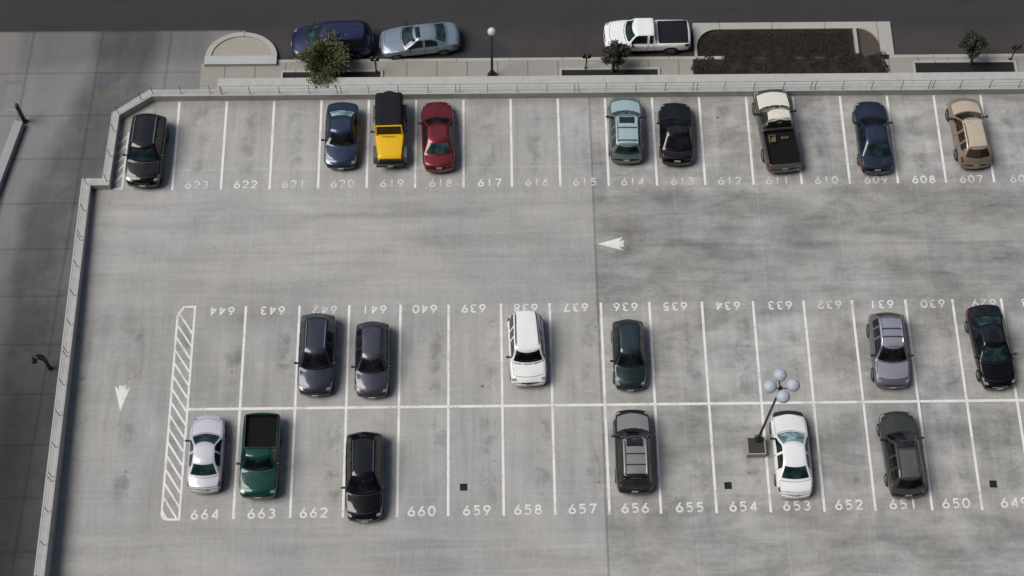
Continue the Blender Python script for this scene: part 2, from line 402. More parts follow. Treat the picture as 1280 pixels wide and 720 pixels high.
M_canvas = simple('black_canvas', (0.013, 0.013, 0.018), 0.85, spec=0.2, vary=0.3, nscale=2)
M_globe = simple('milky_globe', (0.44, 0.48, 0.56), 0.5, vary=0.06)
M_globew = simple('white_globe', (0.62, 0.61, 0.63), 0.25, vary=0.25, nscale=8)
M_liner = simple('bed_liner', (0.010, 0.010, 0.010), 0.9, spec=0.1, vary=0.3)
M_leaf = simple('olive_leaf', (0.062, 0.068, 0.020), 0.6, vary=0.75, nscale=2.2)
M_leafd = simple('dark_leaf', (0.028, 0.036, 0.018), 0.65, vary=0.6, nscale=2.5)
M_shrub = simple('dark_shrub_leaf', (0.017, 0.012, 0.009), 0.8, vary=0.6, nscale=1.2)
M_bark = simple('bark', (0.06, 0.05, 0.042), 0.9)
M_iron = simple('drain_iron', (0.008, 0.008, 0.008), 0.8)

# ------------------------------------------------------------------ ground, deck, street
BIG = 900
struct(sheet('ground', [(-BIG, -BIG), (BIG, -BIG), (BIG, BIG), (-BIG, BIG)], ZS - 0.05, M_asph))
struct(sheet('street', [(-400, 14.4), (400, 14.4), (400, 90), (-400, 90)], ZS, M_asph))
XW = -21.25                              # inner face of the long west parapet
YW = 12.43                               # inner face of the north parapet
pB = G(192, 126); pC = G(151.5, 150); pD = G(139, 237); pE = G(121, 238)
PB, PC, PD, PE = (pB.x, YW), (pC.x, pC.y), (pD.x, pD.y), (XW, pD.y)
struct(sheet('parking_deck', [(XW - 0.1, -45), (70, -45), (70, YW + 0.1), (PB[0] - 0.1, YW + 0.1), (PC[0] - 0.1, PC[1]), (PD[0] - 0.1, PD[1] + 0.1), (PE[0] - 0.1, PE[1] + 0.1)], 0.0, M_deck))
# driveway / apron west and north-west of the deck
zc = ZS + 0.02
c1 = G(306, 38, zc); c2 = G(346, 74, zc)
topl = G(-300, 38.5, zc)
struct(sheet('driveway', [(-120, -60), (XW + 0.2, -60), (XW + 0.2, 7), (-19.5, 13), (c2.x + 0.02, 12.6), (c2.x, c2.y), (c1.x, c1.y), (-120, topl.y)], zc, M_drive))

# parapet: sloping cap on the west run
def hx(y): return 0.5 + (PD[1] - y) * (0.58 / 21.0)
def wall_run(pts_in, pts_out, hs, mb, zb=ZS - 0.05):
    n = len(pts_in)
    vs = []
    for (a, b_, h) in zip(pts_in, pts_out, hs):
        vs += [(a[0], a[1], -0.02), (a[0], a[1], h), (b_[0], b_[1], h), (b_[0], b_[1], zb)]
    fs = []
    for i in range(n - 1):
        for k in range(3): fs.append((i * 4 + k, (i + 1) * 4 + k, (i + 1) * 4 + k + 1, i * 4 + k + 1))
    fs.append((0, 1, 2, 3)); q = (n - 1) * 4; fs.append((q + 3, q + 2, q + 1, q))
    mb.add(vs, fs)
T = 0.42
mb = MB()
xl = G(272, 100, 0.5).x
inn = [(xl, YW), PB, PC, PD, PE, (XW, -14), (XW, -45)]
out = [(xl, YW + T), (PB[0] - 0.18, YW + T), (PC[0] - T, PC[1] + 0.16), (PD[0] - T, PD[1] + T), (XW - 0.5, PE[1] + T), (XW - 0.5, -14), (XW - 0.5, -45)]
wall_run(inn, out, [0.5, 0.5, 0.5, 0.5, 0.5, hx(-14), hx(-45)], mb)
yo = G(700, 94.5, 0.5).y
mb2 = MB(); wall_run([(70, YW), (xl + 0.002, YW)], [(70, yo), (xl + 0.002, yo)], [0.5, 0.5], mb2)
pw = thing('parapet_wall', 'pale concrete parapet bordering the parking deck along its left and far sides', 'wall')
mb.build('narrow_coping', M_wall, pw); mb2.build('wide_ledge', M_wall, pw)

# railings on the parapet
def railing(label, p0, p1, h0, h1, spacing, pairs, hr=0.82, skip_first=False):
    t = thing('guard_railing', label, 'railing', (p0[0], p0[1], h0), 0, 'thin metal railings on top of the parapet')
    a = Vector((0, 0, 0)); e = Vector((p1[0] - p0[0], p1[1] - p0[1], h1 - h0)); L = e.length; d = e / L
    for hh in (hr, hr * 0.62, hr * 0.28):
        MB().tube([a + Vector((0, 0, hh)), e + Vector((0, 0, hh))], 0.015 if hh == hr else 0.008, 6).build('rail', M_rail, t)
    n = int(L / spacing)
    k = 0
    for i in range(n + 1):
        ss = [i * spacing]
        if pairs and i % 4 == pairs - 1: ss = [i * spacing - 0.11, i * spacing + 0.11]
        for s in ss:
            if s < 0.02: s = 0.04
            if s > L or k > 96: continue
            q = d * s
            MB().box((q.x, q.y, q.z + hr / 2), (0.03, 0.03, hr)).build('post', M_post, t); k += 1
    return t
x0 = G(424, 117, 0.5).x - 6.5
railing('long thin grey railing on the wide ledge behind the far row of cars', (x0, YW + 0.10), (52, YW + 0.10), 0.5, 0.5, 1.625, 1)
railing('short thin railing on the narrow far coping beside the half-round island', (PB[0], YW + 0.16), (x0 - 0.15, YW + 0.16), 0.5, 0.5, 1.6, 0)
railing('short diagonal railing at the cut-off corner behind the black SUV', (PC[0] - 0.10, PC[1] + 0.10), (PB[0] - 0.08, YW + 0.14), 0.5, 0.5, 1.5, 0)
railing('thin railing on the short left wall beside the black SUV and small hatched strip', (PD[0] - 0.15, PD[1] + 0.2), (PC[0] - 0.14, PC[1]), 0.5, 0.5, 1.55, 0)
railing('long thin railing on the left parapet next to the driveway', (XW - 0.18, PE[1] + 0.1), (XW - 0.18, -45), 0.5, hx(-45), 1.66, 3)

# pavement, kerb
ky = G(600, 76.5, ZW).y; kx0 = G(346, 80, ZW).x
xb0 = G(863, 80, ZW).x; xb1 = G(1118, 80, ZW).x
zp = ZW
struct(sheet('pavement', [(c2.x - 4.2, yo - 0.3), (90, yo - 0.3), (90, ky), (c2.x, ky), (c2.x - 4.2, ky)], zp, M_walk))
mk = MB()
for a, b_ in ((c2.x, G(905, 72, ZW).x), (G(1112, 72, ZW).x, 90)):
    mk.prism([(a, ky + 0.004), (b_, ky + 0.004), (b_, ky + 0.20), (a, ky + 0.20)], ZS - 0.02, ZW + 0.012)
struct(mk.build('kerb', M_kerb))

# half-round island on the apron
def island():
    a = G(256, 83, ZW); b_ = G(346, 82, ZW); top = G(300, 41.5, ZW)
    t = thing('traffic_island', 'half-round raised concrete island with a straight pale kerb face', 'island', (0, 0, 0))
    cx = (a.x + b_.x) / 2; rx = (b_.x - a.x) / 2; y0 = a.y; ry = top.y - y0
    def arc(k, off=0): return [(cx + (rx * k + off) * math.cos(math.pi * i / 28), y0 + 0.55 + (ry - 0.55) * k * math.sin(math.pi * i / 28)) for i in range(29)]
    o_, i_ = arc(1.0), arc(0.84)
    m_ = MB()
    n = 29
    vs = [(p[0], p[1], zc + 0.002) for p in o_] + [(p[0], p[1], ZW + 0.10) for p in o_] + [(p[0], p[1], ZW + 0.10) for p in i_] + [(p[0], p[1], ZW + 0.02) for p in i_]
    fs = [(r * n + i, r * n + i + 1, (r + 1) * n + i + 1, (r + 1) * n + i) for r in range(3) for i in range(n - 1)]
    m_.add(vs, fs); m_.build('curved_kerb', M_kerb, t)
    m2 = MB(); m2.prism([(a.x, y0), (b_.x, y0), (b_.x, y0 + 0.548), (a.x, y0 + 0.548)], zc, ZW + 0.22); m2.build('straight_kerb', concrete('pale_kerb', (0.42, 0.44, 0.45), 0.35), t)
    sheet('island_paving', list(arc(0.85)), ZW + 0.03, M_island, parent=t)
island()
# apron corner strip (paler concrete between the island and the street)
# planting bed (kerb extension)
def bed():
    t = thing('planting_bed', 'dark planting bed with a rounded pale kerb jutting into the street', 'planting bed')
    z = ZW
    tl = G(868, 33, z); tr = G(1112, 25, z); br = G(1116, 72, z); bl = G(868, 74, z); low = yo + 0.05
    def rr(x0, y0, x1, y1, r, n=8):
        pts = [(x0, y0)]
        for k in range(n + 1):
            a = math.pi - (math.pi / 2) * k / n; pts.append((x0 + r + r * math.cos(a), y1 - r + r * math.sin(a)))
        for k in range(n + 1):
            a = math.pi / 2 - (math.pi / 2) * k / n; pts.append((x1 - r + r * math.cos(a), y1 - r + r * math.sin(a)))
        pts.append((x1, y0)); return pts
    o_ = rr(tl.x - 0.1, ky + 0.204, tr.x, tl.y + 0.22, 0.05); i_ = rr(tl.x + 0.05, ky + 0.204, tr.x - 0.75, tl.y - 0.22, 1.2)
    n = len(o_)
    vs = [(p[0], p[1], ZS - 0.02) for p in o_] + [(p[0], p[1], z + 0.02) for p in o_] + [(p[0], p[1], z + 0.02) for p in i_] + [(p[0], p[1], z - 0.10) for p in i_]
    fs = [(r * n + i, r * n + i + 1, (r + 1) * n + i + 1, (r + 1) * n + i) for r in range(3) for i in range(n - 1)]
    MB().add(vs, fs).build('kerb_rim', M_kerb, t)
    xd = G(1070, 55, z).x
    sheet('soil', [(tl.x - 0.05, ky + 0.2), (xd, ky + 0.2), (xd, tl.y - 0.05), (tl.x - 0.05, tl.y - 0.05)], ZS + 0.01, M_soil, parent=t)
    sheet('mulch', [(xd, ky + 0.2), (tr.x - 0.5, ky + 0.2), (tr.x - 0.5, tl.y - 0.05), (xd, tl.y - 0.05)], ZS + 0.012, M_mulch, parent=t)
    MB().box((xd, (ky + tl.y) / 2, ZS + 0.14), (0.16, tl.y - ky - 0.5, 0.26)).build('divider', M_kerb, t)
    sheet('lower_soil', [(G(866, 90, z).x, low), (G(1105, 90, z).x, low), (G(1102, 78, z).x, ky - 0.004), (G(866, 76, z).x, ky - 0.004)], z + 0.006, M_soil, parent=t)
    # shrubs: small dark leaves in clumps
    m_ = MB(); rnd = random.Random(3)
    xa, xz = G(868, 80, z).x, xd - 0.15
    def leafclump(cx, cy, cz, rad, h, n):
        for _ in range(n):
            a = rnd.uniform(0, 6.28); r = rad * math.sqrt(rnd.random()); zz = cz + h * rnd.random() * (1 - (r / rad) ** 2 * 0.6)
            p = Vector((cx + r * math.cos(a), cy + r * math.sin(a), zz)); s = rnd.uniform(0.03, 0.075)
            u = Vector((rnd.uniform(-1, 1), rnd.uniform(-1, 1), rnd.uniform(-.4, .4))).normalized(); v_ = u.cross(Vector((rnd.uniform(-.5, .5), rnd.uniform(-.5, .5), 1))).normalized()
            m_.add([p - u * s, p + v_ * s * 0.5, p + u * s, p - v_ * s * 0.5], [(0, 1, 2, 3)])
    for _ in range(150):
        leafclump(rnd.uniform(xa + 0.3, xz - 0.2), rnd.uniform(ky + 0.45, tl.y - 0.5), ZS, rnd.uniform(0.25, 0.5), rnd.uniform(0.05, 0.14), 90)
    for _ in range(110):
        leafclump(rnd.uniform(xa, G(1108, 80, z).x), rnd.uniform(low + 0.2, ky + 0.15), ZW, rnd.uniform(0.2, 0.4), rnd.uniform(0.05, 0.16), 90)
    tag(m_.build('ground_cover', M_shrub), 'low dark leafy ground cover filling the kerbed bed', 'ground cover', kind='stuff')
bed()
# tree pits beside the ledge
def pit(x0, x1, ytop, label):
    a = G(x0, ytop, ZW); b_ = G(x1, ytop, ZW); yb = yo + 0.02
    t = thing('tree_pit', label, 'tree pit', (0, 0, 0), 0, 'narrow tree pits beside the ledge')
    r = 0.13
    m_ = MB(); m_.prism([(a.x - r, a.y), (b_.x + r, a.y), (b_.x + r, a.y + r), (a.x - r, a.y + r)], ZW + 0.002, ZW + 0.10)
    for xx in (a.x - r, b_.x): m_.prism([(xx, yb), (xx + r, yb), (xx + r, a.y - 0.002), (xx, a.y - 0.002)], ZW + 0.002, ZW + 0.10)
    m_.build('pit_kerb', M_kerb, t)
    sheet('soil', [(a.x, yb), (b_.x, yb), (b_.x, a.y - 0.001), (a.x, a.y - 0.001)], ZW + 0.006, M_iron, parent=t)
pit(354, 476, 91.5, 'narrow dark tree pit beside the dark blue minivan')
pit(702, 822, 88.5, 'narrow dark tree pit below the white pickup')
pit(1143, 1267, 79.5, 'widest looking dark tree pit at the right beside the rightmost tree')

# ------------------------------------------------------------------ painted markings
def stroke(mb, pts, wd, z):
    pts = [Vector((p[0], p[1])) for p in pts]
    L_, R_ = [], []
    closed = (pts[0] - pts[-1]).length < 1e-6
    n = len(pts)
    for i, p in enumerate(pts):
        a = pts[i - 1] if i else (pts[-2] if closed else None); c = pts[i + 1] if i < n - 1 else (pts[1] if closed else None)
        d = Vector((0, 0))
        if a is not None: d += (p - a).normalized()
        if c is not None: d += (c - p).normalized()
        d.normalize(); nn = Vector((-d.y, d.x))
        k = 1.0
        if a is not None and c is not None:
            k = 1 / max(0.5, nn.dot(Vector((-(c - p).normalized().y, (c - p).normalized().x))))
        L_.append(p + nn * wd / 2 * k); R_.append(p - nn * wd / 2 * k)
    mb.add([(q.x, q.y, z) for q in L_ + R_], [(i, i + 1, n + i + 1, n + i) for i in range(n - 1)])
def arc(cx, cy, rx, ry, a0, a1, n=18): return [(cx + rx * math.cos(R(a0 + (a1 - a0) * i / n)), cy + ry * math.sin(R(a0 + (a1 - a0) * i / n))) for i in range(n + 1)]
W_, H_ = 0.36, 0.50
DIG = {
 '0': [arc(.18, .25, .155, .22, 90, 450, 24)],
 '1': [[(.18, .0), (.18, .50)]],
 '2': [arc(.18, .35, .14, .12, 170, -30, 12) + [(.05, .035), (.35, .035)]],
 '3': [arc(.17, .365, .12, .10, 150, -90, 12), arc(.17, .145, .145, .115, 90, -150, 14)],
 '4': [[(.27, .0), (.27, .49)], [(.29, .48), (.04, .13)], [(.0, .14), (.36, .14)]],
 '5': [[(.32, .465), (.10, .465), (.075, .27)] + arc(.17, .165, .14, .135, 120, -140, 14)],
 '6': [arc(.18, .155, .14, .125, 90, 450, 22), [(.055, .205), (.25, .50)]],
 '7': [[(.03, .465), (.33, .465), (.13, .0)]],
 '8': [arc(.18, .37, .105, .095, 90, 450, 18), arc(.18, .145, .14, .115, 90, 450, 20)],
 '9': [arc(.18, .345, .14, .125, 90, 450, 22), [(.305, .295), (.11, .0)]],
}
def number(txt, px, py, flip, label, m_=None, sc=1.0):
    p = G(px, py, 0)
    mb = MB(); zz = 0.004
    for i, ch in enumerate(txt):
        ox = (i - 1) * 0.50 - 0.18
        for st in DIG[ch]:
            stroke(mb, [(ox + q[0], q[1] - 0.25) for q in st], 0.088, zz); zz += 0.0008
    o = mb.build('stall_number', m_ or M_num, loc=(p.x, p.y, 0)); o.rotation_euler = (0, 0, math.pi if flip else 0); o.scale = (sc, sc, 1)
    tag(o, label, 'painted number', 'white stall numbers')
def lerp(a, b, t): return a + (b - a) * t
faint = {'621', '616', '611', '614', '609', '612', '630', '632', '642', '629', '615', '607'}
tops = dict(zip(range(623, 605, -1), (246, 307, 367, 428, 490, 551, 612, 671, 731, 791, 853, 912, 972, 1033, 1095, 1154.5, 1214, 1277)))
for n, x in tops.items():
    number(str(n), x, lerp(231, 223.5, (x - 246) / 1000), False, f'white painted stall number {n} in the far row', M_num if n in (608, 617, 622) else M_worn, 0.92)
mids = dict(zip(range(644, 627, -1), (278, 341, 406, 468, 531, 592, 657, 720, 782, 844, 910, 975, 1037, 1102, 1166, 1230, 1292)))
for n, x in mids.items():
    number(str(n), x, lerp(389, 378.5, (x - 278) / 1000), True, f'white painted stall number {n} upside down in the middle row', M_worn if str(n) in faint else M_num, 0.92)
lows = dict(zip(range(664, 648, -1), (256, 327, 392, 460, 527, 596, 660, 728, 794, 862, 929, 996, 1061, 1129, 1195, 1268)))
for n, x in lows.items():
    if n != 661: number(str(n), x, lerp(643, 628, (x - 256) / 1012), False, f'white painted stall number {n} in the near row')
def pline(a, b_, wd, label, m_=None, z=0.006, name='stall_line', cat='painted line', group='white stall lines'):
    mb = MB(); stroke(mb, [a, b_], wd, z); tag(mb.build(name, m_ or M_line), label, cat, group)
tb = (213, 275, 336, 397, 459, 519, 580, 640, 700, 760, 821, 881, 942, 1002, 1062, 1122, 1183, 1245)
for i, x in enumerate(tb):
    X = 6.4014 + 2.6 * (i - 9); n = 624 - i
    lab = f'white stall line between stalls {n} and {n - 1} in the far row' if i else 'leftmost white stall line of the far row, left of number 623'
    pline((X, STALL1), (X, STALL0), 0.13, lab)
XM = [-12.67, -9.9, -7.33, -4.68, -2.19, 0.53, 3.05, 5.71, 8.23, 10.96, 13.62, 16.26, 18.77, 21.56, 24.02, 26.57, 29.1]
for i, X in enumerate(XM):
    n = 644 - i; k = 664 - i
    pline((X, MID1), (X, MID0), 0.13, f'long white line between far stalls {n} and {n - 1} and near stalls {k} and {k - 1}')
pline(((G(223, 648).x + G(244.5, 388).x) / 2 + 0.06, MID), (45, MID), 0.14, 'long white line crossing all stalls between the two near rows', z=0.009, group=None)
# hatched strips
def hatch(a0, a1, b0, b1, n, label, slope, wd=0.11, outline=True, rounded=True):
    t = MB(); z = 0.004
    L0, L1, R0, R1 = Vector(a0), Vector(a1), Vector(b0), Vector(b1)      # left near, left far, right near, right far
    r = 0.3
    if rounded:
        path = [L0 + Vector((r, 0))] + [L0 + Vector((r - r * math.sin(R(q)), r - r * math.cos(R(q)))) for q in (30, 60, 90)]
        path += [L1 - Vector((0, 0.5)), L1 + Vector((r, 0)), R1, R0, L0 + Vector((r, 0))]
        stroke(t, [(p.x, p.y) for p in path], wd, z)
    else:
        stroke(t, [(R0.x, R0.y), (R1.x, R1.y)], wd, z)
        stroke(t, [(L0.x, L0.y), (R0.x, R0.y)], wd, z + 0.002)
    for i in range(n):
        f = (i + 0.6) / n
        p = L0.lerp(L1, f); q = R0.lerp(R1, f) + Vector((0, slope))
        if q.y > R1.y - 0.05 or q.y < R0.y + 0.02:
            lim = R1.y - 0.05 if q.y > R1.y else R0.y + 0.03
            tt = (lim - p.y) / (q.y - p.y); q = p.lerp(q, tt)
        stroke(t, [(p.x + 0.02, p.y), (q.x - 0.02, q.y)], wd * 0.95, z + 0.002 + 0.0003 * i)
    tag(t.build('hatched_strip', M_line), label, 'painted hatching')
a0, a1, b0, b1 = (G(199, 650), G(228, 384), G(225, 650), G(245, 384))
hl_, hr_ = -0.10 + (G(201.5, 648).x + G(227.5, 388).x) / 2, (G(223, 648).x + G(244.5, 388).x) / 2
hatch((hl_, MID1), (hl_, MID0), (hr_, MID1), (hr_, MID0), 16, 'long white hatched no-parking strip left of stalls 644 and 664', -1.25)
hs0 = G(142, 236); hs1 = G(150, 165); hr0 = G(150, 236); hr1 = G(161, 165)
hatch((hs0.x, hs0.y), (hs1.x - 0.12, hs1.y), (hr0.x + 0.1, hr0.y), (hr1.x, hr1.y), 6, 'small white hatched triangle beside the left wall and the black SUV', 0.55, 0.10, rounded=False)
def arrow(tip, rz, label):
    m_ = MB()
    pts = [(0, 0), (1.36, 0.40), (1.16, 0.17), (1.42, 0.20), (1.36, 0.0), (1.42, -0.20), (1.16, -0.17), (1.36, -0.40)]
    m_.add([(p[0], p[1], 0.004) for p in pts], [(0, 1, 2), (0, 2, 3, 4), (0, 4, 5, 6), (0, 6, 7)])
    o = m_.build('painted_arrow', M_line, loc=(tip.x, tip.y, 0)); o.rotation_euler = (0, 0, rz)
    tag(o, label, 'painted arrow')
arrow(G(747, 305), 0.0, 'white painted arrow pointing left in the aisle')
arrow(G(150.5, 514), R(90), 'white painted arrow pointing toward the camera near the left parapet')

# ------------------------------------------------------------------ cars
def smooth_poly(pts, x, s=0.05):
    def li(x):
        if x <= pts[0][0]: return pts[0][1]
        for (a, za), (b_, zb) in zip(pts, pts[1:]):
            if x <= b_: return za + (zb - za) * (x - a) / max(1e-9, b_ - a)
        return pts[-1][1]
    return (li(x - 1.6 * s) + 2 * li(x - 0.8 * s) + 3 * li(x) + 2 * li(x + 0.8 * s) + li(x + 1.6 * s)) / 9.0
def sstep(a, b_, x):
    t = min(1, max(0, (x - a) / (b_ - a))); return t * t * (3 - 2 * t)

class Shell:
    """car outer skin as a ring function: P(x,t), t = ring index 0 (underside) .. 16 (centre line top)"""
    def __init__(s, k):
        s.k = k; s.L = k['L']; s.hw = k['W'] / 2; L = s.L
        X = lambda f: L / 2 - f * L
        s.X = X
        fc, fw, fr, fd = k['f']
        s.xc, s.xw, s.xr, s.xd = X(fc), X(fw), X(fr), X(fd)
        H, zh, zn, zd, zt = k['H'], k['zh'], k['zn'], k['zd'], k['zt']
        pick = k.get('bed')
        pr = [(X(1.0), zt), (X(0.985), zt + 0.03)]
        bl = [(X(1.0), zt - 0.03), (X(0.985), zt)]
        if pick:
            pr += [(s.xd - 0.01, zd), (s.xr, H - 0.03), (s.xr + 0.15, H)]
            bl += [(s.xd, zd - 0.02), (s.xc, zh - 0.03)]
        else:
            pr += [(s.xd, zd), (s.xr, H - 0.05), (s.xr + 0.22 * (s.xw - s.xr), H - 0.005)]
            bl += [(s.xd, zd - 0.02), (0, zh + 0.02), (s.xc, zh - 0.03)]
        pr += [(s.xw + 0.0 + 0.3 * (s.xr - s.xw) * 0.5, H), (s.xw, H - 0.055), (s.xc, zh), (X(0.06), lerp(zn, zh, 0.35)), (X(0.02), zn), (X(0.0), zn - 0.05)]
        bl += [(X(0.07), lerp(zn, zh, 0.3) - 0.04), (X(0.02), zn - 0.05), (X(0), zn - 0.1)]
        s.pr = sorted(pr); s.bl = sorted(bl)
        s.bowf = k.get('bow', 0.20); s.bowr = k.get('bowr', 0.12)
        s.round = k.get('round', 1.0); s.tumble = k.get('tumble', 0.36)
        s.zu = k.get('zu', 0.22); s.wheels = (X(k['wf']), X(k['wr'])); s.wr_ = k.get('R', 0.32)
        s.crown = k.get('crown', 0.03)
        s.endbow = 0.17 * s.round
        s.cache = {}
    def width(s, x):
        L = s.L; a = max(0, (abs(x) - (L / 2 - 1.05)) / 1.05); kk = (0.12 if x > 0 else 0.09) * s.round
        return s.hw * (1 - kk * a ** 2.4)
    def top(s, x, fr):
        if x > (s.xw + s.xr) / 2: xe = x + s.bowf * fr * fr * sstep(s.xw - 0.4, s.xw + 0.2, x)
        else: xe = x - s.bowr * fr * fr
        xe = max(-s.L / 2, min(s.L / 2, xe))
        return smooth_poly(s.pr, xe)
    def ring(s, x):
        key = round(x, 4)
        if key in s.cache: return s.cache[key]
        w_ = s.width(x); zb = smooth_poly(s.bl, x, 0.05); zu = s.zu
        zt = max(zb + 0.012, s.top(x, 1.0) - 0.0)
        g_ = zt - zb
        kg = min(1.0, g_ / 0.3)
        yb = w_ * 0.925 - 0.01
        ye = yb - g_ * s.tumble - 0.03 * kg
        zs = zu + 0.07
        pts = [(0, zu), (0.80 * w_, zu), (0.93 * w_, zs), (0.985 * w_, zs + 0.14), (w_, lerp(zs, zb, 0.55)), (0.992 * w_, zb - 0.16), (0.972 * w_, zb - 0.06), (0.94 * w_, zb - 0.012), (yb, zb)]
        ed = 0.035 * kg
        pts += [(lerp(yb, ye, 0.34), zb + 0.34 * g_), (lerp(yb, ye, 0.67), zb + 0.67 * g_), (ye, zt - ed * 0.9 - 0.004), (ye - 0.045 * kg - 0.01, zt)]
        yt = ye - 0.045 * kg - 0.01
        for fr in (0.78, 0.52, 0.26, 0.0):
            z = max(zt, s.top(x, fr)) if g_ > 0.05 or x < 0 else s.top(x, fr)
            z = max(z, zt)
            pts.append((yt * fr, z + s.crown * (1 - fr * fr)))
        # wheel arches
        out_ = []; pk = bool(s.k.get('bed'))
        for i, (y, z) in enumerate(pts):
            if 1 <= i <= 4:
                for wx in s.wheels:
                    rr = s.wr_ + 0.055; dd = abs(x - wx)
                    if dd < rr:
                        za = s.wr_ + math.sqrt(rr * rr - dd * dd)
                        if i >= 2: z = max(z, min(za, zb - 0.17 - 0.02 * (4 - i)))
                        elif i == 1: y = (0.84 if pk else 0.70) * w_; z = max(z, min(za - 0.05, 0.78) if pk else za - 0.05)
            out_.append((y, z))
        # end rounding
        e = s.L / 2 - abs(x); r = 0.16
        if e < r:
            q = math.sqrt(max(0, 1 - ((r - e) / r) ** 2)); sc = 0.80 + 0.20 * q; zc_ = 0.5 * (zu + zb)
            out_ = [(y * (0.93 + 0.07 * q), zc_ + (z - zc_) * sc) for (y, z) in out_]
        s.cache[key] = out_
        return out_
    def P(s, x, t, side=1):
        rg = s.ring(x); i = min(15, int(t)); f = t - i
        y = lerp(rg[i][0], rg[i + 1][0], f); z = lerp(rg[i][1], rg[i + 1][1], f)
        b_ = s.endbow * (y / s.hw) ** 2 * sstep(s.L / 2 - 1.0, s.L / 2, abs(x))
        return Vector((x - math.copysign(b_, x), y * side, z))
    def fr(s, t):   # lateral fraction of the roof for ring index
        return 1.0 if t <= 12 else max(0.0, 1 - (t - 12) * 0.25)
    def patch(s, x0, x1, t0, t1, side, nx=10, nt_=6, off=0.007):
        """x0,x1 may be functions of t. side: 1,-1 or 0 (both sides joined over the centre line)"""
        f0 = x0 if callable(x0) else (lambda t: x0); f1 = x1 if callable(x1) else (lambda t: x1)
        ts = [lerp(t0, t1, i / nt_) for i in range(nt_ + 1)]
        if side == 0: cols = [(t, 1) for t in ts] + [(t, -1) for t in reversed(ts[:-1])]
        else: cols = [(t, side) for t in ts]
        grid = [[s.P(lerp(f0(t), f1(t), i / nx), t, sd) for (t, sd) in cols] for i in range(nx + 1)]
        m = len(cols)
        # outward normals
        vs = []
        for i in range(nx + 1):
            for j in range(m):
                a = grid[min(i + 1, nx)][j] - grid[max(i - 1, 0)][j]; b_ = grid[i][min(j + 1, m - 1)] - grid[i][max(j - 1, 0)]
                n = a.cross(b_)
                if n.length < 1e-9: n = Vector((0, 0, 1))
                n.normalize()
                c = Vector((0, 0, 0.55)); 
                rel = Vector((0, grid[i][j].y, grid[i][j].z - 0.55))
                if n.dot(rel) < 0: n = -n
                vs.append(grid[i][j] + n * off)
        fs = [(i * m + j, i * m + j + 1, (i + 1) * m + j + 1, (i + 1) * m + j) for i in range(nx) for j in range(m - 1)]
        return vs, fs

TYRE = None
def wheel_meshes():
    global TYRE, RIM
    r, hwid = 0.32, 0.105
    TYRE = MB().lathe([(0.19, -hwid), (0.29, -hwid), (0.312, -hwid + 0.02), (0.32, -hwid + 0.045), (0.32, hwid - 0.045), (0.312, hwid - 0.02), (0.29, hwid), (0.19, hwid), (0.19, -hwid)], 28, 'Y')
    RIM = MB().lathe([(0.0, 0.085), (0.05, 0.085), (0.055, 0.05), (0.19, 0.03), (0.195, hwid + 0.004), (0.205, hwid + 0.004), (0.206, -hwid), (0.0, -hwid)], 28, 'Y')
    for k in range(5):
        a = 2 * math.pi * k / 5
        RIM.tube([(0.03 * math.cos(a), 0.085, 0.03 * math.sin(a)), (0.198 * math.cos(a), 0.09, 0.198 * math.sin(a))], 0.028, 6)
wheel_meshes()
_wd = {}
def add_wheel(parent, x, y, R_, rim_mat):
    if 'w' not in _wd:
        a = TYRE.build('wheel', M_rubber, smooth=True); b_ = RIM.build('rim', M_alloy, smooth=True)
        _wd['w'] = a.data; _wd['rim'] = b_.data
        bpy.data.objects.remove(a); bpy.data.objects.remove(b_)
    o = bpy.data.objects.new('wheel', _wd['w']); C.objects.link(o); o.parent = parent
    k = R_ / 0.32
    o.location = (x, y, R_); o.scale = (k, 1.0, k)
    if y < 0: o.rotation_euler = (0, 0, math.pi)
    r = bpy.data.objects.new('rim', _wd['rim']); C.objects.link(r); r.parent = o

BASE = {
 'sedan': dict(W=1.78, H=1.42, zh=0.93, zn=0.72, zd=1.00, zt=0.90, tumble=0.50, f=(0.265, 0.43, 0.70, 0.855), wf=0.185, wr=0.79, R=0.32),
 'coupe': dict(W=1.82, H=1.36, zh=0.92, zn=0.70, zd=0.98, zt=0.92, f=(0.30, 0.47, 0.66, 0.88), wf=0.19, wr=0.78, R=0.33, tumble=0.55),
 'suv': dict(W=1.86, H=1.76, zh=1.10, zn=0.90, zd=1.12, zt=0.78, f=(0.265, 0.40, 0.905, 0.985), wf=0.19, wr=0.785, R=0.37, tumble=0.34, zu=0.27, bowr=0.06, round=0.8),
 'wagon': dict(W=1.80, H=1.52, zh=1.00, zn=0.78, zd=1.08, zt=0.74, f=(0.25, 0.41, 0.86, 0.975), wf=0.19, wr=0.785, R=0.335, tumble=0.43, zu=0.23, bowr=0.10),
 'van': dict(W=1.92, H=1.72, zh=1.02, zn=0.80, zd=1.10, zt=0.76, f=(0.19, 0.37, 0.92, 0.985), wf=0.175, wr=0.80, R=0.34, tumble=0.32, bowr=0.08),
 'pickup': dict(W=1.86, H=1.74, zh=1.12, zn=0.98, zd=1.06, zt=1.03, f=(0.245, 0.355, 0.545, 0.565), wf=0.175, wr=0.77, R=0.38, tumble=0.34, zu=0.32, bowr=0.03, round=0.6, bed=(0.585, 0.975)),
}
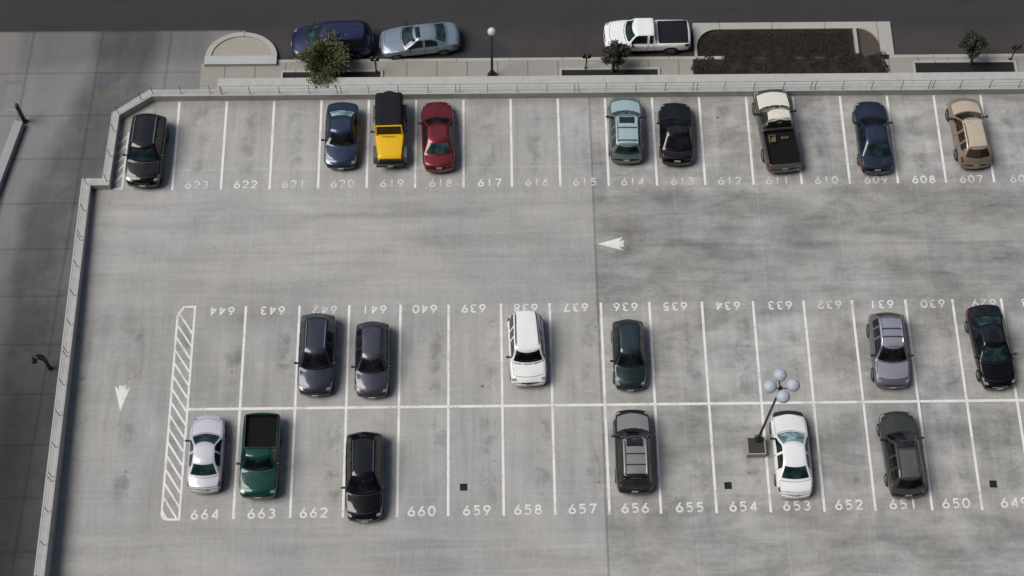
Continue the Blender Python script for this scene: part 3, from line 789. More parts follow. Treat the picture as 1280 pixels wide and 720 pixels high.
def make_car(name, kind, label, cat, near, far, front, pnt, base_z=0.0, zn_=0.35, zf=0.8, L=None, glass=None, pnt2=None, **kw):
    a = G(near[0], near[1], base_z + zn_); b_ = G(far[0], far[1], base_z + zf)
    c = (a + b_) / 2; d = (b_ - a); d.z = 0
    LL = L or d.length
    h = d.normalized() if front == 'far' else -d.normalized()
    rz = math.atan2(h.y, h.x)
    k = dict(BASE[kind]); k.update({q: v for q, v in kw.items() if q in ('W', 'H', 'zh', 'zn', 'zd', 'zt', 'f', 'wf', 'wr', 'R', 'tumble', 'zu', 'bow', 'bowr', 'round', 'bed', 'crown')})
    k['L'] = LL
    for q in ('H', 'zh', 'zn', 'zd', 'zt'): k[q] *= 0.95
    print('car', label[:40], 'L=%.2f rz=%.1f' % (d.length, math.degrees(rz)), '(%.2f,%.2f)' % (c.x, c.y))
    root = thing(name, label, cat, (c.x, c.y, base_z), rz, kw.get('group'))
    S = Shell(k); L = LL; hw = S.hw; X = S.X
    pm = pnt; pm2 = pnt2 or pnt
    # ---- body
    xs = set([round(lerp(-L / 2, L / 2, i / 84), 4) for i in range(85)])
    for e in (0.004, 0.015, 0.035, 0.07, 0.11, 0.16): xs |= {round(L / 2 - e, 4), round(-L / 2 + e, 4)}
    for q in (S.xd, S.xr):
        for e in (-0.06, -0.03, 0, 0.03, 0.06): xs.add(round(q + e, 4))
    bed = k.get('bed')
    if bed: xb0, xb1 = round(X(bed[1]), 4), round(X(bed[0]), 4); xs |= {xb0, xb1}
    xs = sorted(q for q in xs if -L / 2 <= q <= L / 2)
    vs = []; fs = []; n = 17; m = 2 * n - 2
    for x in xs:
        r = [S.P(x, i, 1) for i in range(n)] + [S.P(x, i, -1) for i in range(n - 2, 0, -1)]
        vs += r
    for i in range(len(xs) - 1):
        for j in range(m):
            if bed and xs[i] >= xb0 - 1e-6 and xs[i + 1] <= xb1 + 1e-6 and 8 <= j < 24: continue
            j2 = (j + 1) % m
            fs.append((i * m + j, i * m + j2, (i + 1) * m + j2, (i + 1) * m + j))
    fs.append(tuple(range(m))); fs.append(tuple(reversed(range((len(xs) - 1) * m, len(xs) * m))))
    bodyo = MB().add(vs, fs).build('body', pm, root, smooth=True, angle=32)
    if bed:
        zf_ = 0.80; yi = lambda x: S.P(x, 8).y - 0.06
        mb = MB(); y0, y1 = yi(xb0 + 0.1), yi(xb1); zt_ = S.ring(0.5 * (xb0 + xb1))[8][1]
        ya = min(y0, y1)
        o8 = [S.P(xb0, 8), S.P(xb1, 8)]
        ring_o = [Vector((xb0, o8[0].y, o8[0].z)), Vector((xb1, o8[1].y, o8[1].z)), Vector((xb1, -o8[1].y, o8[1].z)), Vector((xb0, -o8[0].y, o8[0].z))]
        x_a, x_b = xb0 + 0.05, xb1 - 0.04
        ring_i = [Vector((x_a, ya, zt_ + 0.01)), Vector((x_b, ya, zt_ + 0.01)), Vector((x_b, -ya, zt_ + 0.01)), Vector((x_a, -ya, zt_ + 0.01))]
        ring_b = [Vector((p.x, p.y, zf_)) for p in ring_i]
        mb.add(ring_o + ring_i, [(i, (i + 1) % 4, 4 + (i + 1) % 4, 4 + i) for i in range(4)])
        mb.build('bed_rail_cap', kw.get('railmat', pm), root)
        mb = MB(); mb.add([p - Vector((0, 0, 0.001)) for p in ring_i] + ring_b, [(i, (i + 1) % 4, 4 + (i + 1) % 4, 4 + i) for i in range(4)] + [(4, 5, 6, 7)])
        bl = mb.build('cargo_bed', M_liner, root)
        if kw.get('tonneau'):
            mb = MB(); xm = (x_a + x_b) / 2
            mb.rbox((xm, 0, zt_ + 0.035), (x_b - x_a + 0.02, 2 * ya + 0.02, 0.05), 0.02, 2).build('bed_cover', M_canvas, root, smooth=True)
    def seal(x0, x1, t0, t1, side, parent):
        f0 = x0 if callable(x0) else (lambda t: x0); f1 = x1 if callable(x1) else (lambda t: x1)
        vs, fs = S.patch(lambda t: f0(t) - 0.022, lambda t: f1(t) + 0.022, t0 - 0.10, min(16, t1 + 0.10), side, 8, 6, 0.003)
        MB().add(vs, fs).build('seal', M_trim, parent, smooth=True)
    gl = glass or glass_mat('dark', (0.012, 0.018, 0.020))
    glw = kw.get('wglass', gl); glr = kw.get('rglass', gl)
    # ---- glass
    bw = S.bowf; br = S.bowr
    sh = 0.10 * (S.xc - S.xw)
    vs, fs = S.patch(lambda t: S.xw + 0.05 - bw * S.fr(t) ** 2 + 0.02, lambda t: S.xc - 0.03 - bw * S.fr(t) ** 2 - 0.02, 12.45, 16, 0, 12, 8, 0.008)
    ws = MB().add(vs, fs).build('windshield', glw, root, smooth=True)
    mbw = MB()
    for sd in (1, -1):
        y0 = sd * hw * 0.15
        pts = [S.P(S.xc - 0.06 - bw * 0.1, 15.6 if sd > 0 else 14.6, 1), S.P(S.xc - 0.10 - bw * 0.4, 13.8 if sd > 0 else 14.6, 1 if sd > 0 else -1)]
        if sd < 0: pts = [S.P(S.xc - 0.06 - bw * 0.05, 15.8, 1), S.P(S.xc - 0.09 - bw * 0.35, 14.0, -1)]
        mbw.tube([p + Vector((0.01, 0, 0.025)) for p in pts], 0.012, 5)
    mbw.build('wiper', M_trim, ws)
    MB().rbox((S.xw + 0.14, 0, k['H'] - 0.115), (0.03, 0.20, 0.06), 0.012, 2).build('rear_view_mirror', M_trim, ws)
    glen = S.xr - S.xd
    if bed:
        z0_, z1_ = k['zd'] + 0.12, k['H'] - 0.14; yy = hw * 0.62
        xq0, xq1 = S.xd - 0.02, S.xr - 0.012
        fz = lambda z: smooth_x(S, z) - 0.012
        MB().add([(fz(z0_), -yy - 0.05, z0_), (fz(z0_), yy + 0.05, z0_), (fz(z1_), yy, z1_), (fz(z1_), -yy, z1_)], [(0, 1, 2, 3)]).build('rear_window', glr, root)
    else:
        vs, fs = S.patch(lambda t: S.xd + 0.14 * glen + br * S.fr(t) ** 2, lambda t: S.xr - 0.10 * glen + br * S.fr(t) ** 2, 12.5, 16, 0, 10, 6, 0.008)
        MB().add(vs, fs).build('rear_window', glr, root, smooth=True)
    # ---- doors, side glass
    four = kw.get('doors', 4)
    if bed: dr = [(S.xc - 0.12, S.xr + 0.40), (S.xr + 0.37, S.xr + 0.06)] if kw.get('extcab', True) else [(S.xc - 0.12, S.xr + 0.06)]
    elif four == 2: dr = [(S.xc - 0.22, lerp(S.xw, S.xr, 0.75))]
    else:
        xm = lerp(S.xw, S.xr, 0.36 if kind in ('suv', 'van', 'wagon') else 0.42); xe = max(S.xr + (0.0 if kind in ('sedan',) else (S.xw - S.xr) * 0.28), X(k['wr']) + 0.25)
        dr = [(S.xc - 0.25, xm + 0.015), (xm - 0.015, min(xe, xm - 0.5))]
    for sd in (1, -1):
        for i, (xf, xb) in enumerate(dr):
            vs, fs = S.patch(xb, xf, 3.0, 7.4, sd, 8, 6, 0.006)
            dname = 'door'
            dobj = MB().add(vs, fs).build(dname, pm, root, smooth=True)
            seal(xb, xf, 3.0, 7.4, sd, dobj)
            xg0 = xb + 0.05; xg1 = xf - 0.05
            if i == 0: xg1 = S.xc - 0.36
            if not bed and i == len(dr) - 1 and kind in ('sedan', 'coupe'): xg0 = max(xb - 0.05, S.xr - 0.15)
            vs, fs = S.patch(xg0, xg1, 8.35, 11.0, sd, 10, 4, 0.007)
            MB().add(vs, fs).build('window', gl, dobj, smooth=True)
            p = S.P(xb + 0.16, 6.2, sd)
            if kind != 'van' or i == 0:
                MB().rbox((p.x, p.y + sd * 0.012, p.z - 0.05), (0.17, 0.03, 0.03), 0.01, 2).build('handle', kw.get('handlemat', pm), dobj)
        if not bed and kind in ('suv', 'wagon', 'van'):
            vs, fs = S.patch(S.xr + 0.05 if kind != 'wagon' else S.xr + 0.1, dr[-1][1] - 0.07, 8.4, 10.9, sd, 6, 4, 0.007)
            MB().add(vs, fs).build('quarter_window', gl, root, smooth=True)
        # lights
        if kind not in ('none',):
            hx0 = L / 2 - kw.get('hl', 0.50)
            vs, fs = S.patch(lambda t: lerp(hx0, L / 2 - 0.20, sstep(6.8, 12.8, t)), lambda t: L / 2 - 0.075, 6.4, 12.9, sd, 6, 8, 0.009)
            MB().add(vs, fs).build('headlight', kw.get('headmat', M_head), root, smooth=True)
            vs, fs = S.patch(-L / 2 + 0.05, lambda t: -L / 2 + 0.32 - 0.03 * abs(t - 7), 5.0, 8.6, sd, 5, 6, 0.009)
            MB().add(vs, fs).build('taillight', kw.get('tailmat', M_tail), root, smooth=True)
        # mirrors
        p = S.P(S.xc - 0.42, 8.3, sd)
        mm = MB(); mm.rbox((p.x + 0.02, p.y + sd * 0.17, p.z + 0.06), (0.10, 0.19, 0.13), 0.04, 3); mm.box((p.x + 0.02, p.y + sd * 0.045, p.z + 0.03), (0.06, 0.10, 0.05))
        mm.build('side_mirror', kw.get('mirrormat', M_trim), root, smooth=True)
    # ---- hood, tailgate
    hb = lambda t: S.xc + 0.03 - bw * S.fr(t) ** 2
    vs, fs = S.patch(hb, lambda t: L / 2 - 0.26 - 0.12 * S.fr(t) ** 2, 12.25, 16, 0, 10, 6, 0.006)
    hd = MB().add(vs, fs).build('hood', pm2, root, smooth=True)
    seal(hb, lambda t: L / 2 - 0.26 - 0.12 * S.fr(t) ** 2, 12.25, 16, 0, hd)
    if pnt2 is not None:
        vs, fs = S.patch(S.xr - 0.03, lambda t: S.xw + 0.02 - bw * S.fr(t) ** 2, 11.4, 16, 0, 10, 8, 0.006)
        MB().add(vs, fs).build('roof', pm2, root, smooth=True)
    if kind in ('sedan', 'coupe'):
        vs, fs = S.patch(-L / 2 + 0.09, lambda t: S.xd - 0.05 + br * S.fr(t) ** 2, 12.1, 16, 0, 6, 6, 0.006)
        tl_ = MB().add(vs, fs).build('trunk_lid', pm, root, smooth=True)
        seal(-L / 2 + 0.09, lambda t: S.xd - 0.05 + br * S.fr(t) ** 2, 12.1, 16, 0, tl_)
    # ---- front and rear faces
    def face(sgn, y, z, off): 
        return Vector((sgn * (L / 2 + off - S.endbow * (y / hw) ** 2), y, z))
    def facepatch(sgn, y0, y1, z0, z1, nm, m_, off=0.012, ny=8):
        ys = [lerp(y0, y1, i / ny) for i in range(ny + 1)]
        g1 = [face(sgn, y, z0, off) for y in ys]; g2 = [face(sgn, y, z1, off - 0.004) for y in ys]
        g3 = [p - Vector((sgn * (off + 0.03), 0, 0)) for p in g2]; g0 = [p - Vector((sgn * (off + 0.03), 0, 0)) for p in g1]
        vs = g0 + g1 + g2 + g3; n = ny + 1
        return MB().add(vs, [(r * n + i, r * n + i + 1, (r + 1) * n + i + 1, (r + 1) * n + i) for r in range(3) for i in range(ny)]).build(nm, m_, root)
    zn, zt = k['zn'], k['zt']
    gm = kw.get('grillemat', M_trim)
    facepatch(1, -hw * 0.42, hw * 0.42, zn - 0.22, zn - 0.10, 'grille', gm, 0.010)
    bmat_ = kw.get('bumper', pm)
    for sg, nm in ((1, 'front_bumper'), (-1, 'rear_bumper')):
        zb0 = S.zu + 0.10
        zb1 = (zn - 0.25) if sg > 0 else min(zt - 0.22, 0.62)
        facepatch(sg, -hw * 0.80, hw * 0.80, zb0, max(zb1, zb0 + 0.16), nm, bmat_, 0.055 if sg < 0 else 0.035, 12)
        po = facepatch(sg, -0.16, 0.16, max(zb1, zb0 + 0.16) - (0.13 if sg > 0 else -0.03), max(zb1, zb0 + 0.16) + (0.0 if sg > 0 else 0.15), 'licence_plate', M_plate, 0.062 if sg > 0 else 0.02, 2)
    # ---- roof equipment
    rr = kw.get('rails')
    if rr:
        rm = kw.get('railm', M_chrome)
        xa, xb = S.xr + 0.12, S.xw - 0.28
        for sd in (1, -1):
            pts = [S.P(lerp(xa, xb, i / 10), 12.2, sd) + Vector((0, 0, 0.055 if 0 < i < 10 else 0.0)) for i in range(11)]
            MB().tube(pts, kw.get('railr', 0.024), 6).build('roof_rail', rm, root, smooth=True)
        for f in kw.get('bars', ()):
            x = lerp(xa, xb, f); p = S.P(x, 12.2, 1)
            zc_ = S.P(x, 16, 1).z + 0.06
            MB().tube([(x, -p.y, p.z + 0.06), (x, -p.y * 0.5, zc_), (x, p.y * 0.5, zc_), (x, p.y, p.z + 0.06)], 0.024, 6).build('crossbar', kw.get('barm', M_trim), root)
    if kw.get('bra'):
        vs, fs = S.patch(lambda t: L / 2 - 0.24 - 0.05 * S.fr(t), L / 2 - 0.012, 7.6, 16, 0, 6, 8, 0.011)
        MB().add(vs, fs).build('nose_cover', M_trim, root, smooth=True)
    if kw.get('sunroof'):
        fa, fb, tw = kw['sunroof']
        vs, fs = S.patch(lerp(S.xw, S.xr, fb), lerp(S.xw, S.xr, fa), tw, 16, 0, 6, 5, 0.009)
        MB().add(vs, fs).build('sunroof', kw.get('sunmat', glass_mat('sunroof', (0.008, 0.009, 0.010))), root, smooth=True)
    if kw.get('panels'):
        for (fa, fb) in kw['panels']:
            vs, fs = S.patch(lerp(S.xw, S.xr, fb), lerp(S.xw, S.xr, fa), 12.9, 16, 0, 5, 5, 0.012)
            MB().add(vs, fs).build('roof_panel', kw['panelmat'], root, smooth=True)
    if kw.get('antenna'):
        p = S.P(S.xr + 0.25, 16, 1); MB().tube([p, p + Vector((-0.10, 0, 0.16))], 0.012, 5).build('antenna', M_trim, root)
    # ---- wheels
    for wx in S.wheels:
        for sd in (1, -1):
            add_wheel(root, wx, sd * (hw - 0.105), S.wr_, None)
    return root, S
def smooth_x(S, z):
    """x of the cab's rear wall at height z"""
    lo, hi = S.xd - 0.15, S.xr + 0.15
    for _ in range(40):
        mid = (lo + hi) / 2
        if smooth_poly(S.pr, mid) < z: lo = mid
        else: hi = mid
    return lo

teal = glass_mat('teal', (0.022, 0.048, 0.050)); teald = glass_mat('dark_teal', (0.014, 0.030, 0.034)); brown = glass_mat('brown', (0.030, 0.022, 0.018)); black = glass_mat('black', (0.008, 0.009, 0.011))
pale = glass_mat('teal_reflection', (0.22, 0.33, 0.34))  # bright sky reflection painted into the glass colour
P_black = paint('black', (0.004, 0.004, 0.006), 0.1, 0.03, 0.3); P_navy = paint('navy', (0.018, 0.027, 0.056), 0.4, 0.12); P_blue = paint('steel_blue', (0.023, 0.041, 0.080), 0.5, 0.12)
P_red = paint('red', (0.155, 0.010, 0.016), 0.35, 0.10); P_aqua = paint('pale_aqua', (0.36, 0.48, 0.49), 0.12, 0.08); P_white = paint('white', (0.84, 0.845, 0.85), 0.0, 0.10, grime_shade=0.2)
P_beige = paint('beige', (0.54, 0.455, 0.35), 0.1, 0.10); P_cream = paint('cream_white', (0.72, 0.70, 0.62), 0.0, 0.12); P_royal = paint('royal_blue', (0.012, 0.016, 0.060), 0.4, 0.10)
P_silverb = paint('blue_silver', (0.20, 0.25, 0.31), 0.3, 0.10); P_slate = paint('slate', (0.036, 0.042, 0.060), 0.5, 0.14); P_plum = paint('plum_grey', (0.062, 0.060, 0.085), 0.5, 0.16)
P_dteal = paint('dark_teal', (0.022, 0.040, 0.046), 0.5, 0.14); P_lilac = paint('lilac_silver', (0.30, 0.30, 0.37), 0.25, 0.12); P_silver = paint('silver', (0.60, 0.60, 0.66), 0.12, 0.10)
P_green = paint('green', (0.004, 0.046, 0.039), 0.2, 0.08); P_grey = paint('warm_grey', (0.25, 0.245, 0.24), 0.2, 0.14); P_olive = paint('dark_olive', (0.048, 0.051, 0.041), 0.25, 0.14)
P_taupe = paint('taupe', (0.11, 0.105, 0.095), 0.4, 0.14)
P_aqua_shade = paint('shaded_aqua', (0.13, 0.175, 0.18), 0.15); P_beige_shade = paint('shaded_tan', (0.25, 0.20, 0.145), 0.1); P_lilac_shade = paint('shaded_lilac', (0.13, 0.13, 0.16), 0.25)  # darker body versions of the hood colours; flank shade put into the paint
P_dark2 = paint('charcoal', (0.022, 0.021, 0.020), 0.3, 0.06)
P_greyroof = paint('roof_grey', (0.34, 0.335, 0.34), 0.5, 0.12)

# far row (against the north parapet)
make_car('parked_car', 'suv', 'black SUV with bright roof rails parked in the corner left of stall 623', 'car', (179, 234), (186.3, 138.5), 'near', P_black, zf=1.25, rails=True, glass=black, wglass=teald, W=1.92, H=1.74, hl=0.45)
make_car('parked_car', 'sedan', 'dark blue sedan nosing toward the camera in stall 620', 'car', (426, 211), (428.5, 125.5), 'near', P_blue, zf=1.0, rglass=pale, wglass=black, W=1.80)
make_car('parked_car', 'sedan', 'red sedan in stall 618 beside the yellow and black car', 'car', (549.4, 214.5), (545.8, 126), 'far', P_red, zf=0.72, rglass=teal, wglass=black, W=1.76)
make_car('parked_car', 'suv', 'pale aqua SUV with sunroof and roof rails in stall 614', 'car', (782.8, 204), (781, 120.5), 'far', P_aqua_shade, pnt2=P_aqua, zf=0.9, rails=True, railm=P_aqua, bars=(0.12, 0.62), sunroof=(0.10, 0.30, 13.2), wglass=teald, W=1.84, H=1.70)
make_car('parked_car', 'coupe', 'black low sedan in stall 613 next to the pale aqua SUV', 'car', (846, 206), (844, 127), 'far', P_black, zf=0.72, glass=black, W=1.82)
P611, S611 = make_car('pickup_truck', 'pickup', 'large pickup with white hood and roof and open black bed in stall 611', 'pickup truck', (980, 215.5), (962.5, 110), 'far', P_taupe, zf=1.0, pnt2=P_cream, W=1.98, H=1.85, wglass=brown, railmat=M_trim, f=(0.25, 0.36, 0.50, 0.518), bed=(0.535, 0.975), extcab=False)
make_car('parked_car', 'sedan', 'dark navy sedan with rear to the camera in stall 609', 'car', (1095.5, 217), (1086.5, 125.5), 'far', P_navy, zf=0.72, wglass=black, rglass=teald, W=1.80)
make_car('parked_car', 'wagon', 'beige wagon in stall 607 at the right end of the far row', 'car', (1219, 210), (1203, 121.5), 'far', P_beige_shade, pnt2=P_beige, zf=0.78, rails=True, railm=M_gtrim, glass=brown, W=1.80, H=1.56, tailmat=M_tail)
# middle row
make_car('parked_car', 'wagon', 'slate blue crossover with silver roof rails in stall 642', 'car', (394, 494.5), (397.5, 387), 'near', P_slate, zf=1.15, rails=True, wglass=black, rglass=teal, W=1.82, H=1.64)
make_car('parked_car', 'wagon', 'plum grey hatchback in stall 641 beside the slate crossover', 'car', (465, 497), (465.5, 397), 'near', P_plum, zf=1.2, wglass=black, W=1.74, H=1.56, tumble=0.56)
make_car('parked_car', 'suv', 'white SUV with dark windshield covering number 638', 'car', (661.3, 482.5), (656, 383), 'near', P_white, zf=1.72, rails=True, railm=M_trim, glass=black, W=1.84, H=1.84, round=0.5, tumble=0.22, f=(0.24, 0.36, 0.955, 0.99), hl=0.22)
make_car('parked_car', 'wagon', 'dark teal hatchback with bright headlights in stall 636', 'car', (787.7, 488), (785.3, 393), 'near', P_dteal, zf=1.35, glass=black, W=1.66, H=1.56)
make_car('parked_car', 'suv', 'lilac silver crossover with roof crossbars in stall 631', 'car', (1114.5, 485.5), (1109.5, 385.5), 'near', P_lilac_shade, pnt2=P_lilac, zf=1.25, rails=True, railm=M_chrome, bars=(0.45, 0.78), glass=black, W=1.84, H=1.66, tailmat=M_tailr, f=(0.27, 0.43, 0.86, 0.97), tumble=0.42)
make_car('parked_car', 'sedan', 'black sedan at the right edge in stall 629', 'car', (1249, 486), (1229.3, 379), 'near', P_black, zf=1.0, wglass=teald, rglass=teal, W=1.84, grillemat=M_chrome)
# near row
make_car('parked_car', 'sedan', 'small silver sedan in stall 664 beside the long hatched strip', 'car', (256, 616), (260.5, 518), 'far', P_silver, zf=0.74, wglass=teal, rglass=teald, W=1.70, mirrormat=M_trim)
make_car('pickup_truck', 'pickup', 'green pickup truck with an empty dark bed in stall 663', 'pickup truck', (323.4, 623.5), (327.5, 515), 'near', P_green, zf=1.02, W=1.86, H=1.66, extcab=False, wglass=black, f=(0.27, 0.385, 0.525, 0.542), bed=(0.565, 0.975), round=0.5, hl=0.3)
make_car('parked_car', 'wagon', 'glossy black crossover parked over the number of the stall left of 660', 'car', (455.7, 652), (455, 534.5), 'near', P_black, zf=1.25, rails=True, railm=M_gtrim, glass=black, W=1.86, H=1.64, grillemat=M_chrome)
make_car('parked_car', 'suv', 'warm grey SUV with black roof bars and sunroof in stall 656', 'car', (793.3, 617), (790, 510.5), 'far', P_dark2, pnt2=P_grey, zf=0.95, rails=True, railm=P_greyroof, railr=0.05, bars=(0.02, 0.30, 0.62), barm=M_trim, sunroof=(0.08, 0.26, 13.2), W=1.84, H=1.74, glass=black)
make_car('parked_car', 'sedan', 'white sedan in stall 653 beside the globe lamp post', 'car', (993.3, 622.5), (984.7, 512.5), 'far', P_white, zf=0.70, wglass=pale, rglass=teald, W=1.78, grillemat=M_trim, bra=True)
make_car('parked_car', 'wagon', 'dark olive wagon with a long roof panel in stall 651', 'car', (1134.4, 621.5), (1120.3, 512.5), 'far', P_olive, zf=0.85, rails=True, railm=M_trim, sunroof=(0.04, 0.2, 12.8), panels=((0.26, 0.95),), panelmat=paint('olive_roof', (0.12, 0.128, 0.112), 0.4, 0.14), W=1.86, H=1.66, glass=black, f=(0.27, 0.42, 0.88, 0.98))
# street
make_car('parked_van', 'van', 'dark royal blue minivan parked on the street behind the bushy tree', 'minivan', (365, 53.5), (465.5, 46.5), 'near', P_royal, base_z=ZS, zn_=0.6, zf=0.8, wglass=teal, glass=black, W=1.9)
make_car('parked_car', 'sedan', 'blue silver sedan with open sunroof parked on the street', 'car', (475.5, 55.5), (573.5, 43.5), 'near', P_silverb, base_z=ZS, zn_=0.5, zf=0.7, wglass=teald, rglass=teal, sunroof=(0.08, 0.30, 13.3), W=1.76)
make_car('pickup_truck', 'pickup', 'white extended-cab pickup with a black bed parked on the street', 'pickup truck', (756, 44), (862.5, 42), 'near', P_white, base_z=ZS, zn_=0.8, zf=0.8, W=1.80, H=1.68, wglass=teald, glass=black, tonneau=True, bumper=P_white, f=(0.225, 0.325, 0.575, 0.59), bed=(0.615, 0.975))

# small cargo in the pickup bed of stall 611
def on_pickup(S, root, fx, y): 
    m_ = Matrix.Translation(root.location) @ Matrix.Rotation(root.rotation_euler.z, 4, 'Z'); return m_ @ Vector((S.X(fx), y, 0.805))
for (fx, y, d, nm, lab, cat, mt) in ((0.64, 0.42, (0.42, 0.34, 0.22), 'cargo_crate', 'small tan crate in the bed of the white-roofed pickup, left of the tools', 'crate', simple('tan_crate', (0.16, 0.12, 0.06), 0.8)),
                                     (0.63, -0.30, (0.16, 0.42, 0.14), 'tool_bag', 'dull grey tool bag in the bed of the white-roofed pickup, right of the tan crate', 'bag', simple('grey_bag', (0.10, 0.10, 0.095), 0.8))):
    p = on_pickup(S611, P611, fx, y)
    t = thing(nm, lab, cat, (p.x, p.y, p.z), P611.rotation_euler.z)
    if cat == 'crate':
        m_ = MB(); a, b_, h = d
        for sx in (-1, 1): m_.box((sx * (a / 2 - 0.015), 0, h / 2), (0.03, b_, h))
        for sy in (-1, 1): m_.box((0, sy * (b_ / 2 - 0.015), h / 2), (a - 0.062, 0.03, h - 0.004))
        m_.box((0, 0, 0.02), (a - 0.064, b_ - 0.064, 0.03)); m_.build('crate_box', mt, t)
    else:
        MB().rbox((0, 0, d[2] / 2), d, 0.05, 3).build('bag_body', mt, t, smooth=True)
        MB().tube([(0, -0.12, d[2] - 0.01), (0, -0.08, d[2] + 0.09), (0, 0.08, d[2] + 0.09), (0, 0.12, d[2] - 0.01)], 0.014, 6).build('bag_handle', M_trim, t)

# ------------------------------------------------------------------ yellow off-roader with black soft top
def offroader():
    a = G(488, 209.5, 0.45); b_ = G(486, 111.5, 1.55)
    c = (a + b_) / 2; d = a - b_; d.z = 0; L = d.length; rz = math.atan2(d.y, d.x)
    print('offroader L', L)
    t = thing('off_road_car', 'yellow boxy off-roader with black soft top in stall 619', 'car', (c.x, c.y, 0), rz)
    L = max(3.9, L); f = L / 2
    Y = paint('yellow', (0.80, 0.47, 0.006), 0.0, 0.05)
    xcowl = f - 1.62
    # tub
    m_ = MB(); m_.rbox(((xcowl - f + 0.25) / 2, 0, 0.78), (xcowl + f - 0.25, 1.56, 0.56), 0.06, 3); m_.build('body', Y, t, smooth=True)
    # hood, narrowing to the nose
    hs = []
    n = 10; ny = 8
    x0, x1 = xcowl + 0.02, f - 0.22
    vs = []
    for i in range(n + 1):
        x = lerp(x0, x1, i / n); hwid = lerp(0.79, 0.63, i / n); zt = lerp(1.12, 1.02, i / n) - 0.10 * max(0, (i / n - 0.85) / 0.15) ** 2
        row = [(x, -hwid, 0.62), (x, -hwid, zt - 0.10), (x, -hwid + 0.05, zt - 0.015)] + [(x, lerp(-hwid + 0.12, hwid - 0.12, j / ny), zt + 0.025 * (1 - (2 * j / ny - 1) ** 2)) for j in range(ny + 1)] + [(x, hwid - 0.05, zt - 0.015), (x, hwid, zt - 0.10), (x, hwid, 0.62)]
        vs += row
    m = len(row)
    fs = [(i * m + j, i * m + j + 1, (i + 1) * m + j + 1, (i + 1) * m + j) for i in range(n) for j in range(m - 1)] + [tuple(range(m)), tuple(reversed(range(n * m, n * m + m)))]
    hood = MB().add(vs, fs).build('hood', Y, t, smooth=True)
    MB().rbox((x1 + 0.02, 0, 0.80), (0.10, 1.14, 0.42), 0.03, 2).build('grille', M_trim, t)
    mm = MB()
    for sy in (-0.16, 0.16): mm.tube([(x0 + 0.08, sy - 0.22, 1.16), (x0 + 0.12, sy + 0.14, 1.165)], 0.014, 5)
    mm.build('wiper', M_trim, hood)
    # windshield frame leaning back, glass
    zt, zb = 1.74, 1.13; xb = xcowl - 0.02; xt = xcowl - 0.20
    fr = MB()
    for sy in (-1, 1): fr.tube([(xb, sy * 0.70, zb), (xt, sy * 0.67, zt)], 0.045, 8)
    fr.tube([(xb, -0.70, zb), (xb, 0.70, zb)], 0.04, 8); fr.tube([(xt, -0.67, zt), (xt, 0.67, zt)], 0.045, 8)
    fo = fr.build('windshield_frame', Y, t, smooth=True)
    MB().add([(xb, -0.66, zb + 0.03), (xb, 0.66, zb + 0.03), (xt, 0.63, zt - 0.03), (xt, -0.63, zt - 0.03)], [(0, 1, 2, 3)]).build('windshield', black, fo)
    # soft top
    xr = -f + 0.28
    vs = []; n = 12
    for i in range(n + 1):
        u = i / n; x = lerp(xt - 0.07, xr + 0.02, u); z = 1.755 + 0.04 * math.sin(math.pi * u) + 0.012 * math.cos(u * 18); z -= 0.08 * max(0, (u - 0.88) / 0.12) ** 2
        hwid = 0.70 + 0.02 * math.sin(math.pi * u)
        row = [(x + 0.0, -0.78, 1.06), (x, -hwid - 0.02, z - 0.14), (x, -hwid + 0.05, z - 0.03)] + [(x, lerp(-hwid + 0.14, hwid - 0.14, j / 6), z + 0.02 * (1 - (2 * j / 6 - 1) ** 2)) for j in range(7)] + [(x, hwid - 0.05, z - 0.03), (x, hwid + 0.02, z - 0.14), (x, 0.78, 1.06)]
        vs += row
    m = len(row)
    fs = [(i * m + j, i * m + j + 1, (i + 1) * m + j + 1, (i + 1) * m + j) for i in range(n) for j in range(m - 1)] + [tuple(range(m)), tuple(reversed(range(n * m, n * m + m)))]
    st = MB().add(vs, fs).build('soft_top', M_canvas, t, smooth=True)
    for sy in (-1, 1):
        for (xa, xb_) in ((xt - 0.25, xt - 0.95), (xt - 1.05, xr + 0.2)):
            q = lambda z: sy * lerp(0.785, 0.735, (z - 1.06) / 0.60)
            MB().add([(xa, q(1.12), 1.12), (xb_, q(1.12), 1.12), (xb_, q(1.58), 1.58), (xa, q(1.58), 1.58)], [(0, 1, 2, 3)]).build('side_window', black, st)
        d_ = MB().rbox((xcowl - 0.62, sy * 0.775, 0.80), (0.92, 0.05, 0.46), 0.02, 2).build('door', Y, t)
        MB().box((xcowl - 0.98, sy * 0.81, 0.92), (0.16, 0.03, 0.04)).build('handle', M_trim, d_)
        # fender flares
        for wx in (f - 0.78, -f + 0.92):
            m_ = MB(); w0, w1 = 0.66, 0.90
            pts = []
            for i in range(9):
                an = math.pi * i / 8; pts.append((wx + 0.52 * math.cos(an), 0.44 + 0.44 * min(1, 1.25 * math.sin(an))))
            vs = [(p[0], sy * w0, p[1]) for p in pts] + [(p[0], sy * w1, p[1] - 0.01) for p in pts] + [(p[0], sy * w1, p[1] - 0.06) for p in pts]
            m_.add(vs, [(r * 9 + i, r * 9 + i + 1, r * 9 + 10 + i, r * 9 + 9 + i) for r in range(2) for i in range(8)])
            m_.build('fender', M_gtrim, t, smooth=True)
            add_wheel(t, wx, sy * 0.77, 0.39, None)
        hl = MB().lathe([(0.0, 0.05), (0.06, 0.045), (0.09, 0.02), (0.095, -0.03), (0.0, -0.03)], 16, 'Y').build('headlight', M_head, t, smooth=True); hl.location = (f - 0.20, sy * 0.40, 0.86)
        hl.rotation_euler = (0, 0, -math.pi / 2)
